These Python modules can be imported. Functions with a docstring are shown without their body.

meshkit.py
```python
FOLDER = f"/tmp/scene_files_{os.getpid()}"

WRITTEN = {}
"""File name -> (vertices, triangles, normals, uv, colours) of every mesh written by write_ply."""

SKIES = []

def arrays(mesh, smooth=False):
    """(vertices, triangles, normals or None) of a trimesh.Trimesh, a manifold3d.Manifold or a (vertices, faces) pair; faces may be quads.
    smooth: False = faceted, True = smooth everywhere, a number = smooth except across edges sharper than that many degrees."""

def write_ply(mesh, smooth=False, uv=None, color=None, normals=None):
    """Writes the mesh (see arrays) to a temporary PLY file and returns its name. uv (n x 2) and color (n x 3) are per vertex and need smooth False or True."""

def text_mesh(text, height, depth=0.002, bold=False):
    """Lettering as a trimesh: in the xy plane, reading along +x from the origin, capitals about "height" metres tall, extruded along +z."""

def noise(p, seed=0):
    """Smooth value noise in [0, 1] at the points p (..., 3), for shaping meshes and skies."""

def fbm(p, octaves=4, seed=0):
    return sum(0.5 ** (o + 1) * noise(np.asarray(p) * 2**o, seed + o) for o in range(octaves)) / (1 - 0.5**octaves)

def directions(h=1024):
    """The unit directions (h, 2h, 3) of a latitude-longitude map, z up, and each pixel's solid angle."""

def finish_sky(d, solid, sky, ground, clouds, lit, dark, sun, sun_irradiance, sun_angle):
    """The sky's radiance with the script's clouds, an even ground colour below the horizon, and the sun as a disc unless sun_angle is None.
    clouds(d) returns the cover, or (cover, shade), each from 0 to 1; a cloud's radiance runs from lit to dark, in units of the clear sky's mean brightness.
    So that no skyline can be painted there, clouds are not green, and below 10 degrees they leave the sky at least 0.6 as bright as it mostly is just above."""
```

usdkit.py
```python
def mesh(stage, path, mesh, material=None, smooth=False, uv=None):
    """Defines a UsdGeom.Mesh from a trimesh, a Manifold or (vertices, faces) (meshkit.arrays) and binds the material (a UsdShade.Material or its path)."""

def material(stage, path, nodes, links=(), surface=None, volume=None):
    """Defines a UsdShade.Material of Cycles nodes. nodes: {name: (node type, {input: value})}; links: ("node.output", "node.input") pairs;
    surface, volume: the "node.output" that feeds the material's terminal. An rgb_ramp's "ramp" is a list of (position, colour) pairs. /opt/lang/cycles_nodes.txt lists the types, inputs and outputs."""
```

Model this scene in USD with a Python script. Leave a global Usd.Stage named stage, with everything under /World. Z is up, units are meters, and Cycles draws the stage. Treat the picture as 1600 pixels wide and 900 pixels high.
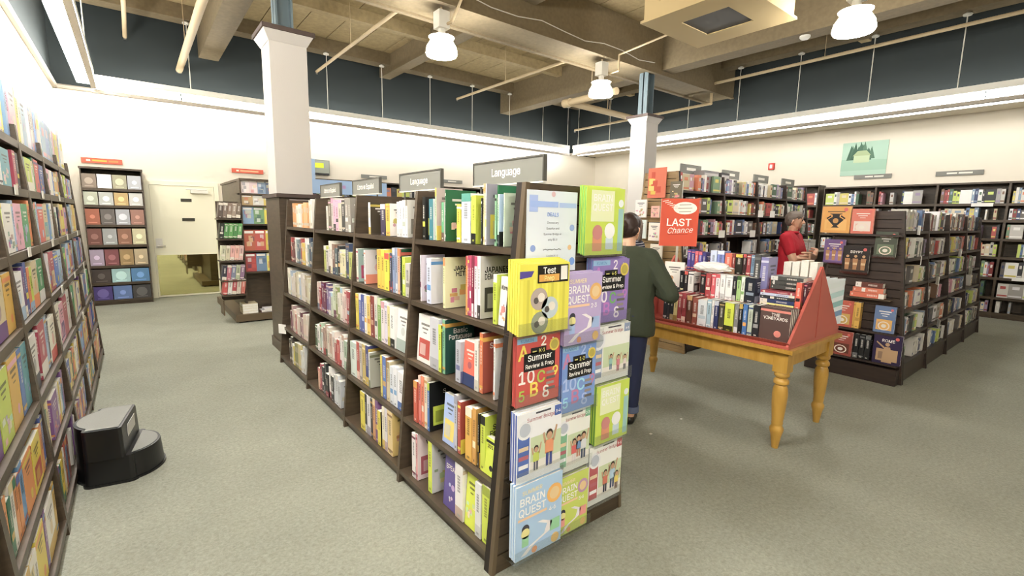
import math, random, json
import numpy as np, trimesh, manifold3d, shapely.geometry as sg
import usdkit, meshkit
from pxr import Usd, UsdGeom, UsdLux, UsdShade, Gf, Sdf, Vt

stage = Usd.Stage.CreateInMemory()
UsdGeom.SetStageUpAxis(stage, "Z"); UsdGeom.SetStageMetersPerUnit(stage, 1.0)
UsdGeom.Xform.Define(stage, "/World"); UsdGeom.Scope.Define(stage, "/World/Looks")

# ---------------------------------------------------------------- camera, exposure, lamp strengths
EYE, YAW, PITCH, ROLL, FPX = 1.58, math.radians(38.252), math.radians(-8.278), math.radians(1.026), 747.75
fwd = np.array([math.sin(YAW) * math.cos(PITCH), math.cos(YAW) * math.cos(PITCH), math.sin(PITCH)])
rgt = np.array([math.cos(YAW), -math.sin(YAW), 0.0]); upv = np.cross(rgt, fwd)
rgt, upv = math.cos(ROLL) * rgt + math.sin(ROLL) * upv, -math.sin(ROLL) * rgt + math.cos(ROLL) * upv
cam = UsdGeom.Camera.Define(stage, "/World/camera")
cam.AddTransformOp().Set(Gf.Matrix4d(*rgt, 0, *upv, 0, *(-fwd), 0, 0, 0, EYE, 1))
cam.CreateHorizontalApertureAttr(36.0); cam.CreateVerticalApertureAttr(20.25)
cam.CreateFocalLengthAttr(36.0 * FPX / 1600); cam.CreateClippingRangeAttr(Gf.Vec2f(0.05, 200))
EXPOSURE = 0.5
cam.CreateExposureAttr(EXPOSURE)
STRIP, PENDANT = 17.0, 75.0            # what the fluorescent strips and the pendant globes give off
STRIP_COL, PENDANT_COL = (1.0, 0.985, 0.95), (1.0, 0.98, 0.94)

# ---------------------------------------------------------------- helpers
def C(h):
    h = h.lstrip('#'); s = [int(h[i:i + 2], 16) / 255 for i in (0, 2, 4)]
    return tuple(x / 12.92 if x <= 0.04045 else ((x + 0.055) / 1.055) ** 2.4 for x in s)
USED = {}
def numbered(parent, name):
    k = parent + '/' + name; n = USED.get(k, -1) + 1; USED[k] = n
    return f'{k}_{n:03d}' if n else k
def pathof(p): return '/World' if p is None else (p if isinstance(p, str) else str(p.GetPath()))
def tag(o, label=None, cat=None, group=None, kind=None):
    for k, v in (('label', label), ('category', cat), ('group', group), ('kind', kind)):
        if v: o.SetCustomDataByKey(k, v)
    return o
def thing(name, label, cat, loc=(0, 0, 0), rotz=0.0, group=None, kind=None):
    x = UsdGeom.Xform.Define(stage, numbered('/World', name))
    x.AddTranslateOp().Set(Gf.Vec3d(*map(float, loc)))
    if rotz: x.AddRotateZOp().Set(float(rotz))
    return tag(x.GetPrim(), label, cat, group, kind)
BOXF = np.array([[0, 2, 1], [0, 3, 2], [4, 5, 6], [4, 6, 7], [0, 1, 5], [0, 5, 4], [1, 2, 6], [1, 6, 5], [2, 3, 7], [2, 7, 6], [3, 0, 4], [3, 4, 7]])
class MB:
    """Collects shapes, each with a colour, and makes them ONE mesh."""
    def __init__(s): s.v, s.f, s.c, s.n = [], [], [], 0
    def add(s, v, f, c=(1, 1, 1)):
        v = np.asarray(v, float); f = np.asarray(f, int)
        s.v.append(v); s.f.append(f + s.n); s.n += len(v)
        s.c.append(np.tile(np.asarray(c, float), (len(f), 1)) if np.ndim(c) == 1 else np.asarray(c, float)); return s
    def box(s, a, b, c=(1, 1, 1), M=None, top=None):
        x0, y0, z0 = a; x1, y1, z1 = b
        v = np.array([[x0, y0, z0], [x1, y0, z0], [x1, y1, z0], [x0, y1, z0], [x0, y0, z1], [x1, y0, z1], [x1, y1, z1], [x0, y1, z1]], float)
        if M is not None: v = v @ M[:3, :3].T + M[:3, 3]
        c = np.tile(np.asarray(c, float), (12, 1))
        if top is not None: c[2:4] = top
        return s.add(v, BOXF, c)
    def hexa(s, v, c=(1, 1, 1)): return s.add(v, BOXF, c)
    def quad(s, p, c): return s.add(p, [[0, 1, 2], [0, 2, 3]], c)
    def tm(s, m, c=(1, 1, 1), M=None):
        v = np.array(m.vertices)
        if M is not None: v = v @ M[:3, :3].T + M[:3, 3]
        return s.add(v, m.faces, c)
    def tube(s, a, b, r, c=(1, 1, 1), n=10, r2=None):
        a, b = np.array(a, float), np.array(b, float); d = b - a; d /= np.linalg.norm(d)
        u = np.cross(d, [0, 0, 1.0] if abs(d[2]) < .9 else [1.0, 0, 0]); u /= np.linalg.norm(u); w = np.cross(d, u); r2 = r if r2 is None else r2
        t = np.linspace(0, 2 * np.pi, n, endpoint=False); ring = np.outer(np.cos(t), u) + np.outer(np.sin(t), w)
        v = np.vstack([a + ring * r, b + ring * r2, a, b]); i = np.arange(n); j = (i + 1) % n
        f = np.vstack([np.c_[i, j, n + j], np.c_[i, n + j, n + i], np.c_[j, i, np.full(n, 2 * n)], np.c_[n + i, n + j, np.full(n, 2 * n + 1)]])
        return s.add(v, f, c)
    def lathe(s, prof, c=(1, 1, 1), at=(0, 0, 0), n=20):
        m = trimesh.creation.revolve(np.array(prof, float), sections=n); return s.tm(m, c, trimesh.transformations.translation_matrix(at))
    def poly(s, pts, axis, a, b, c=(1, 1, 1)):
        """A polygon in the two other axes, extruded from a to b along the axis (0, 1 or 2)."""
        m = trimesh.creation.extrude_polygon(sg.Polygon(pts), b - a, engine='earcut'); v = np.array(m.vertices); v[:, 2] += a
        o = {0: [2, 0, 1], 1: [0, 2, 1], 2: [0, 1, 2]}[axis]; f = m.faces if axis != 1 else m.faces[:, ::-1]
        return s.add(v[:, o], f, c)
    def build(s, name, material, parent=None, label=None, smooth=False):
        path = numbered(pathof(parent), name); v, f, c = np.vstack(s.v), np.vstack(s.f), np.vstack(s.c)
        if smooth:
            m = usdkit.mesh(stage, path, (v, f), material, smooth=smooth)
        else:
            m = UsdGeom.Mesh.Define(stage, path)
            m.CreatePointsAttr(Vt.Vec3fArray.FromNumpy(v.astype(np.float32)))
            m.CreateFaceVertexCountsAttr(Vt.IntArray.FromNumpy(np.full(len(f), 3, np.int32)))
            m.CreateFaceVertexIndicesAttr(Vt.IntArray.FromNumpy(f.astype(np.int32).ravel()))
            m.CreateSubdivisionSchemeAttr("none")
            UsdShade.MaterialBindingAPI.Apply(m.GetPrim()).Bind(material)
            if material.GetPath().name.startswith('print'):
                UsdGeom.PrimvarsAPI(m).CreatePrimvar("tint", Sdf.ValueTypeNames.Color3fArray, "uniform").Set(Vt.Vec3fArray.FromNumpy(c.astype(np.float32)))
        return tag(m.GetPrim(), label)
def solid(name, mesh, material, label, cat, group=None, kind=None, smooth=False):
    return tag(mesh.build(name, material, None, None, smooth), label, cat, group, kind)
def struct(name, mesh, material, parent=None, label=None, smooth=False):
    o = mesh.build(name, material, parent, label, smooth)
    return tag(o, kind='structure') if parent is None else o
TEXT = {}
def text(t, bold=False):
    """Flat lettering, capitals 1 unit tall, centred: (vertices xy, faces)."""
    if (t, bold) not in TEXT:
        m = meshkit.text_mesh(t, 1.0, 0.01, bold); keep = m.face_normals[:, 2] > .5
        v = np.array(m.vertices)[:, :2]; f = m.faces[keep]; used, inv = np.unique(f, return_inverse=True); v = v[used]; f = inv.reshape(-1, 3)
        v[:, 0] -= (v[:, 0].min() + v[:, 0].max()) / 2
        TEXT[(t, bold)] = v, f
    return TEXT[(t, bold)]
def put_text(mb, t, o, ex, ez, h, c, width=None, bold=False):
    """Lettering t centred on o, running along ex, up along ez, capitals h tall, not wider than width."""
    v, f = text(t, bold); w = v[:, 0].max() - v[:, 0].min(); k = h
    sx = k if width is None else min(k, width / w)
    mb.add(np.array(o) + np.outer(v[:, 0] * sx, ex) + np.outer(v[:, 1] * k, ez), f, c)

# ---------------------------------------------------------------- materials
def mat(name, nodes, links, surface='p.BSDF'): return usdkit.material(stage, '/World/Looks/' + name, nodes, links, surface=surface)
def plain(name, col, rough=.6, metal=0.0, spec=None, bump=None, scale=40, var=0.0):
    n = {'p': ('principled_bsdf', {'base_color': col, 'roughness': rough, 'metallic': metal})}; l = []
    if spec is not None: n['p'][1]['specular_ior_level'] = spec
    if bump or var:
        n['g'] = ('geometry', {}); n['n'] = ('noise_texture', {'scale': scale, 'detail': 4.0}); l.append(('g.position', 'n.vector'))
        if bump: n['b'] = ('bump', {'strength': bump, 'distance': .01}); l += [('n.fac', 'b.height'), ('b.normal', 'p.normal')]
        if var:
            n['r'] = ('rgb_ramp', {'ramp': [(.3, tuple(x * (1 - var) for x in col)), (.7, tuple(min(1, x * (1 + var)) for x in col))]}); l += [('n.fac', 'r.fac'), ('r.color', 'p.base_color')]
    return mat(name, n, l)
def wood(name, dark, light, rough, stretch):
    return mat(name, {'g': ('geometry', {}), 'm': ('mapping', {'scale': stretch}), 'n': ('noise_texture', {'scale': 1.0, 'detail': 6.0, 'roughness': .6, 'distortion': .6}),
        'r': ('rgb_ramp', {'ramp': [(.25, dark), (.75, light)]}), 'p': ('principled_bsdf', {'roughness': rough}), 'b': ('bump', {'strength': .05, 'distance': .005})},
        [('g.position', 'm.vector'), ('m.vector', 'n.vector'), ('n.fac', 'r.fac'), ('r.color', 'p.base_color'), ('n.fac', 'b.height'), ('b.normal', 'p.normal')])
M = {}
M['print'] = mat('print_tint', {'a': ('attribute', {'attribute': 'tint'}), 'h': ('hsv', {'saturation': .88, 'value': 1.0}), 'p': ('principled_bsdf', {'roughness': .38})}, [('a.color', 'h.color'), ('h.color', 'p.base_color')])  # saturation lowered to paint a slight haze into the print colours
M['matte'] = mat('print_matte', {'a': ('attribute', {'attribute': 'tint'}), 'p': ('principled_bsdf', {'roughness': .75})}, [('a.color', 'p.base_color')])
M['paper'] = mat('paper_edges', {'g': ('geometry', {}), 'm': ('mapping', {'scale': (400, 400, 400)}), 'n': ('noise_texture', {'scale': 1.0, 'detail': 2.0}), 'r': ('rgb_ramp', {'ramp': [(.3, C('dcd8cc')), (.7, C('f4f2ea'))]}), 'p': ('principled_bsdf', {'roughness': .9})},
    [('g.position', 'm.vector'), ('m.vector', 'n.vector'), ('n.fac', 'r.fac'), ('r.color', 'p.base_color')])
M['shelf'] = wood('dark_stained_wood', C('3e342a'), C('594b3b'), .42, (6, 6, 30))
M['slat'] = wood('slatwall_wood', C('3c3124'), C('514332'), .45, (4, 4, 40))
M['shelf_deep'] = wood('near_black_stained_wood', C('2c2320'), C('40332c'), .42, (6, 6, 30))  # darker copy of the shelf wood; dim light on the far cases painted in
M['slat_deep'] = wood('near_black_slatwall', C('302622'), C('463830'), .42, (4, 4, 40))  # darker copy of the slat wood, weaker light on that case painted in
M['tan'] = wood('tan_slatwall_wood', C('8a714c'), C('a58a62'), .5, (4, 4, 40))
M['honey'] = wood('honey_pine', C('a67c30'), C('c59c4e'), .28, (14, 14, 3))
M['edge'] = plain('shelf_edge_wood', C('5f503c'), .45)
M['groove'] = plain('groove_shadowed_wood', C('221a14'), .7)
M['white'] = plain('white_wall_paint', C('e0d8c8'), .85, bump=.04, scale=120)
M['green'] = plain('dark_green_wall_paint', C('262d2d'), .8, bump=.05, scale=80, var=.06)
M['cream'] = plain('cream_column_paint', C('c3beb8'), .7, bump=.08, scale=160)
M['deck'] = plain('tan_ceiling_paint', C('a08e68'), .85, bump=.15, scale=14, var=.14)  # same tan as the beams, lightened to paint in the lamp light
M['beam'] = plain('tan_beam_paint', C('786a50'), .8, bump=.1, scale=18, var=.1)  # same tan as the deck, darkened to paint in the shade
M['pipe'] = plain('tan_pipe_paint', C('bda987'), .6)
M['duct'] = plain('duct_paint', C('c2ab7c'), .6)
M['capdark'] = plain('dark_cap_wood', C('4a3c36'), .6)
M['steel'] = plain('blue_grey_steel_paint', C('65747a'), .5)
M['trim'] = plain('grey_trim_paint', C('a79e90'), .6)
M['rail'] = plain('light_fixture_enamel', C('e0ddd2'), .45)
M['doorpaint'] = plain('cream_door_paint', C('f2eed4'), .5)
M['signgrey'] = plain('grey_sign_face', C('7f7f78'), .55)
M['signdark'] = plain('dark_sign_face', C('7c7b74'), .55)
M['signframe'] = plain('dark_grey_sign_frame', C('55544e'), .5)
M['red'] = plain('red_tray_laminate', C('ba5f54'), .35)
M['black'] = plain('black_moulded_plastic', C('121213'), .35)
M['treadgrey'] = plain('grey_rubber_tread', C('8a8a84'), .8, bump=.3, scale=200)
M['chrome'] = plain('brushed_metal', C('c8c6c0'), .3, 1.0)
M['mirror'] = mat('tinted_mirror', {'g': ('glossy_bsdf', {'color': C('f0eab0'), 'roughness': .03})}, [], 'g.BSDF')
M['strip'] = mat('strip_tube_glow', {'e': ('emission', {'color': STRIP_COL, 'strength': STRIP})}, [], 'e.emission')
M['strip_twin'] = mat('twin_tube_glow', {'e': ('emission', {'color': STRIP_COL, 'strength': STRIP * 1.7})}, [], 'e.emission')  # same kind of lamp, strength raised to brighten the left aisle
M['strip_soft'] = mat('single_tube_glow', {'e': ('emission', {'color': STRIP_COL, 'strength': STRIP * .7})}, [], 'e.emission')  # same kind of lamp, strength cut to darken the right wall
M['globe'] = mat('pendant_globe_glow', {'e': ('emission', {'color': PENDANT_COL, 'strength': PENDANT})}, [], 'e.emission')
M['acrylic'] = mat('clear_acrylic', {'t': ('transparent_bsdf', {'color': (.95, .96, .96)}), 'g': ('glossy_bsdf', {'color': (1, 1, 1), 'roughness': .08}), 'm': ('mix_closure', {'fac': .1})},
    [('t.BSDF', 'm.closure1'), ('g.BSDF', 'm.closure2')], 'm.closure')
M['screenglow'] = mat('lit_display', {'e': ('emission', {'color': C('d8e84a'), 'strength': 1.0})}, [], 'e.emission')
M['carpet'] = mat('grey_green_carpet', {'g': ('geometry', {}), 'n': ('noise_texture', {'scale': 55.0, 'detail': 8.0, 'roughness': .8, 'distortion': .5}), 'n2': ('noise_texture', {'scale': 1.6, 'detail': 4.0}), 'n3': ('noise_texture', {'scale': 420.0, 'detail': 2.0}),
    'r': ('rgb_ramp', {'ramp': [(.30, C('838478')), (.48, C('999a8c')), (.66, C('aaaa9c'))]}), 'r2': ('rgb_ramp', {'ramp': [(.3, (.86, .86, .86)), (.7, (1.0, 1.0, 1.0))]}), 'mx': ('mix', {'mix_type': 'multiply', 'fac': 1.0}),
    'b': ('bump', {'strength': .5, 'distance': .006}), 'p': ('principled_bsdf', {'roughness': .95, 'specular_ior_level': .15})},
    [('g.position', 'n.vector'), ('g.position', 'n2.vector'), ('g.position', 'n3.vector'), ('n.fac', 'r.fac'), ('n2.fac', 'r2.fac'), ('r.color', 'mx.color1'), ('r2.color', 'mx.color2'), ('mx.color', 'p.base_color'), ('n3.fac', 'b.height'), ('b.normal', 'p.normal')])

# ---------------------------------------------------------------- the setting
XL, XR, YB, YF, ZC = -0.86, 12.05, 11.0, -5.0, 5.1     # left wall, right wall, back wall, wall behind, ceiling
XG = 10.86                                              # plane of the green wall over the recess on the right
struct('floor', MB().box((XL - .1, YF - .1, -.1), (XR + .1, YB + .1, 0)), M['carpet'])
struct('wall_left', MB().box((XL - .12, YF, 0), (XL, YB, 3.58)), M['white'])
struct('wall_back', MB().box((XL, YB, 0), (XR, YB + .12, 3.58)), M['white'])
struct('wall_right', MB().box((XR, YF, 0), (XR + .12, YB, 3.7)).box((XG + .12, YF, 3.6), (XR, YB, 3.7)), M['white'])
struct('wall_front', MB().box((XL, YF - .12, 0), (XR, YF, ZC)), M['white'])
struct('wall_left_upper', MB().box((XL - .12, YF, 3.58), (XL, YB, ZC)), M['green'])
struct('wall_back_upper', MB().box((XL, YB, 3.58), (XR, YB + .12, ZC)), M['green'])
struct('wall_right_upper', MB().box((XG, YF, 3.58), (XG + .12, YB, ZC)), M['green'])
def moulding(a, b, n):   # a lip that runs from a to b and stands off the wall along n
    mb = MB(); a, b, n = np.array(a), np.array(b), np.array(n); z = np.array([0, 0, 1.0]); prof = [(0, 0), (.05, 0), (.065, .02), (.065, .045), (.03, .07), (0, .07)]
    v = [p + n * q[0] + z * (q[1] - .035) for p in (a, b) for q in prof]; k = len(prof)
    f = [[i, (i + 1) % k, k + (i + 1) % k] for i in range(k)] + [[i, k + (i + 1) % k, k + i] for i in range(k)] + [[0, i, i + 1] for i in range(1, k - 1)] + [[k, k + i + 1, k + i] for i in range(1, k - 1)]
    return mb.add(v, f)
struct('trim_1', moulding((XL, YF, 3.58), (XL, YB, 3.58), (1.0, 0, 0)), M['trim'])
struct('trim_2', moulding((XL, YB, 3.58), (XG, YB, 3.58), (0, -1.0, 0)), M['trim'])
struct('trim_3', moulding((XG, YB, 3.58), (XG, YF, 3.58), (-1.0, 0, 0)), M['trim'])
struct('baseboard_back', MB().box((XL, YB - .015, 0), (XR, YB, .1)), M['trim'])
struct('baseboard_right', MB().box((XR - .015, YF, 0), (XR, YB, .1)), M['trim'])
ceil = UsdGeom.Xform.Define(stage, '/World/ceiling').GetPrim(); tag(ceil, kind='structure')
d = MB(); x = XL
while x < XR:                                           # ribbed deck: planks that run away from the camera with recessed joints
    d.box((x, YF, ZC), (min(x + .585, XR), YB, ZC + .1)); x += .6
d.box((XL, YF, ZC + .03), (XR, YB, ZC + .14)); d.build('deck', M['deck'], ceil)
for a, b, z in ((1.18, 1.5, 4.42), (8.15, 8.5, 4.42), (4.7, 4.95, 4.72)):      # girders that run away from the camera
    MB().box((a, YF, z), (b, YB, ZC)).build('beam', M['beam'], ceil)
MB().box((XL, 10.42, 4.86), (XG, 10.72, ZC)).build('beam', M['beam'], ceil)
MB().box((10.25, YF, 4.86), (10.55, 10.4, ZC)).build('beam', M['beam'], ceil)
MB().box((XL, 5.84, 4.36), (XG, 6.5, ZC)).build('girder', M['beam'], ceil)      # the wide girder over the columns
for y in (5.82, 6.44): MB().box((XL, y, 4.33), (XG, y + .08, 4.36)).build('girder_flange', M['beam'], ceil)
for y in (8.6, 3.3, .4, -2.5):
    MB().box((XL, y, 4.9), (XG, y + .16, ZC)).build('beam', M['deck'], ceil)

# suspended strip lights: a run hung by rods in front of each green wall
def strip_light(p0, p1, n, label, rods, top, tw=(-.09, .01), glow='strip'):
    """p0 to p1 along one axis; n points to the room. rods: positions along the run."""
    ax = 1 if p0[0] == p1[0] else 0; a, b = p0[ax], p1[ax]
    t = thing('strip_light', label, 'strip light', p0); L = b - a
    def P(u, w, z):
        q = [0, 0, z]; q[ax] = u; q[1 - ax] = w * n; return q
    def bx(u0, u1, w0, w1, z0, z1):
        A, B = P(u0, w0, z0), P(u1, w1, z1); return [min(x) for x in zip(A, B)], [max(x) for x in zip(A, B)]
    MB().box(*bx(0, L, -.05, .02, .10, .20)).build('rail', M['rail'], t)
    MB().box(*bx(0, L, -.035, .03, -.085, -.032)).build('trough_pan', M['trim'], t)
    k = max(1, round(abs(L) / 1.22)); s = L / k
    for i in range(k):
        MB().box(*bx(i * s + .012 * np.sign(L), (i + 1) * s - .012 * np.sign(L), *tw, -.03, .10)).build('tube', M[glow], t)
    for u in rods:
        r = u - a; q = MB(); q.tube(P(r, 0, .2), P(r, 0, top - p0[2]), .0085, n=8).build('rod', M['rail'], t)
        MB().lathe([(0, 0), (.055, 0), (.06, .02), (.02, .05), (0, .05)], at=P(r, 0, top - p0[2] - .05), n=12).build('rod_cover', M['rail'], t)
strip_light((-.33, YF + .3, 3.6), (-.33, 10.46, 3.6), 1, 'long glowing strip light hung along the green wall over the left-hand shelves', [-3, -.6, 1.8, 4.2, 6.6, 9.0], ZC, (-.2, .0), 'strip_twin')
strip_light((-.36, 10.5, 3.54), (10.35, 10.5, 3.54), -1, 'long glowing strip light on thin rods along the back wall above the door', [.98 + 1.185 * i for i in range(8)] + [10.26], 4.86)
strip_light((10.4, 10.4, 3.54), (10.4, YF + .3, 3.54), -1, 'long glowing strip light on thin rods along the right wall above the poster', [10.2 - 1.182 * i for i in range(12)], 4.86, glow='strip_soft')

M['cove'] = mat('cove_tube_glow', {'e': ('emission', {'color': STRIP_COL, 'strength': STRIP * .12})}, [], 'e.emission')  # glow of an added lamp that lifts the recessed right wall
solid('cove_light', MB().box((11.1, YF + .3, 3.545), (11.16, YB - .1, 3.59)), M['cove'], 'thin added strip light on the soffit, brightening the recessed right wall', 'strip light')  # added strip with no lamp seen here, brightens the wall behind
def pendant(x, y, label):
    t = thing('pendant_lamp', label, 'pendant lamp', (x, y, 3.74), group='bell-shaped pendant lamps')
    MB().lathe([(0, .0), (.2, .0), (.215, .03), (.2, .11), (.15, .19), (.09, .225), (0, .23)], n=28).build('shade', M['globe'], t, smooth=50)
    MB().lathe([(0, .231), (.17, .228), (.175, .236), (0, .24)], n=28).build('reflector_cap', M['rail'], t, smooth=30)  # added opaque disc that keeps upward light off the ceiling
    MB().lathe([(0, .24), (.1, .24), (.09, .255), (.05, .27), (.045, .34), (0, .34)], n=16).build('collar', M['rail'], t, smooth=40)
    MB().box((-.08, -.08, .34), (.08, .08, .56)).build('ballast_box', M['rail'], t)
    MB().tube((0, 0, .56), (0, 0, ZC - 3.74), .014).build('stem', M['pipe'], t)
pendant(3.46, 6.02, 'glowing bell-shaped pendant lamp in front of the girder, above the Language signs')
pendant(6.66, 6.02, 'glowing bell-shaped pendant lamp beside the white square column')
pendant(6.62, 2.2, 'glowing bell-shaped pendant lamp beyond the square air unit, above the poster')
for q, w_ in (((.3, 2.2), 'over the aisle, just above the camera'), ((.3, -1.6), 'behind the camera, towards the left wall')):
    pendant(*q, 'bell-shaped pendant lamp out of the picture ' + w_)

def column(x, y, w, z1, label, post):
    t = thing('column', label, 'column', (x, y, 0)); h = w / 2
    MB().box((-h, -h, 0), (h, h, z1)).build('shaft', M['cream'], t)
    def ring(a, z): return [(-a, -a, z), (a, -a, z), (a, a, z), (-a, a, z)]
    MB().hexa(ring(h + .005, z1 - .1) + ring(h + .06, z1)).build('capital', M['cream'], t)
    MB().box((-h - .075, -h - .075, z1), (h + .075, h + .075, z1 + .045)).build('cap_plate', M['capdark'], t)
    MB().box((-post, -.012, z1 + .045), (post, .012, 4.355)).box((-post, -post, z1 + .045), (-post + .02, post, 4.355)).box((post - .02, -post, z1 + .045), (post, post, 4.355)).build('steel_post', M['steel'], t)
    return t
column(1.46, 6.02, .38, 3.5, 'cream square column rising behind the central bookcase', .09)
column(7.92, 6.0, .36, 3.52, 'white square column with a blue-grey steel post on top', .1)

# ---------------------------------------------------------------- bookcases
def aframe(name, label, loc, rotz, edges, H, wb, wt, zs, ends=(1, 1), zs_end=None, board='shelf', slat='slat', endledge=()):
    """A double-sided case with leaning fronts. Local x runs along it from edges[0]=0, y across; zs: tops of the shelves. ends: slatted panel at the start, at the end."""
    t = thing(name, label, 'bookcase', loc, rotz); L = edges[-1]; W = lambda z: (wb + (wt - wb) * z / H) / 2
    def leaning(x0, x1, z0, z1, inset=0.0):
        a, b = W(z0) - inset, W(z1) - inset
        return [(x0, -a, z0), (x1, -a, z0), (x1, a, z0), (x0, a, z0), (x0, -b, z1), (x1, -b, z1), (x1, b, z1), (x0, b, z1)]
    MB().box((.02, -.012, .08), (L - .02, .012, H - .07)).build('back_panel', M[board], t)
    MB().box((.02, -W(.03) + .03, 0), (L - .02, -W(.03) + .05, zs[0] - .02)).build('plinth', M[board], t)
    MB().box((.02, W(.03) - .05, 0), (L - .02, W(.03) - .03, zs[0] - .02)).build('plinth', M[board], t)
    for x in edges[1:-1]:
        MB().hexa(leaning(x - .014, x + .014, 0, H - .005)).build('upright', M[board], t)
    for x, e, s in ((0, ends[0], 1), (L, ends[1], -1)):
        MB().hexa(leaning(min(x, x + s * .035), max(x, x + s * .035), 0, H, .0)).build('end_panel', M['groove' if e else board], t)
        if e:
            n = round(H / .0865); hh = H / n
            for i in range(n):
                z0, z1 = i * hh + (.004 if i else 0), (i + 1) * hh - .004
                f = .022 * -s; MB().hexa(leaning(min(x, x + f), max(x, x + f), z0, z1, .02)).build('slat', M[slat], t)
            for q in (-1, 1):
                f = .026 * -s; v = leaning(min(x, x + f), max(x, x + f), 0, H); w = leaning(min(x, x + f), max(x, x + f), 0, H, .022)
                o = [0, 1, 4, 5] if q < 0 else [3, 2, 7, 6]
                c = [v[o[0]], v[o[1]], w[o[1]], w[o[0]], v[o[2]], v[o[3]], w[o[3]], w[o[2]]]
                if q > 0: c = [c[3], c[2], c[1], c[0], c[7], c[6], c[5], c[4]]
                MB().hexa(c).build('end_edge', M['edge'] if e == 1 else M[slat], t)
    for sd in (-1, 1):
        for z in zs:
            for x0, x1 in zip(edges[:-1], edges[1:]):
                a, b = sorted((sd * .012, sd * (W(z) - .004))); mb = MB(); mb.box((x0 + .014, a, z - .022), (x1 - .014, b, z))
                a, b = sorted((sd * (W(z) - .012), sd * (W(z) - .002))); mb.box((x0 + .014, a, z - .026), (x1 - .014, b, z + .002)); mb.build('shelf', M[board], t)
    return t
CZ = [.08, .404, .757, 1.10, 1.451]
CEN = (1.58, 1.575); CE = [0, .945, 1.89, 2.885, 3.895]
aframe('bookcase', 'dark double-sided bookcase with a slatted endcap of bright workbooks under the Language signs', (CEN[0], CEN[1], 0), 90, CE, 1.73, .89, .59, CZ, (1, 0))
RZ = [.2, .47, .735, .98, 1.245, 1.52]; RE = [0, .95, 1.93, 2.98, 4.02]
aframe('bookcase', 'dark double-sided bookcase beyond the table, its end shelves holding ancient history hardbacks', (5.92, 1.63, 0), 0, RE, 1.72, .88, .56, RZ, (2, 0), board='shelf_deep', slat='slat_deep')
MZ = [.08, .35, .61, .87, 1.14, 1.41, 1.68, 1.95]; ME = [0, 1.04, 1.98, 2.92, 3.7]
aframe('bookcase', 'tall double-sided bookcase with a tan slatted end behind the Last Chance sign', (5.12, 3.58, 0), 0, ME, 2.17, .96, .46, MZ, (3, 0), board='shelf_deep', slat='tan')
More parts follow.
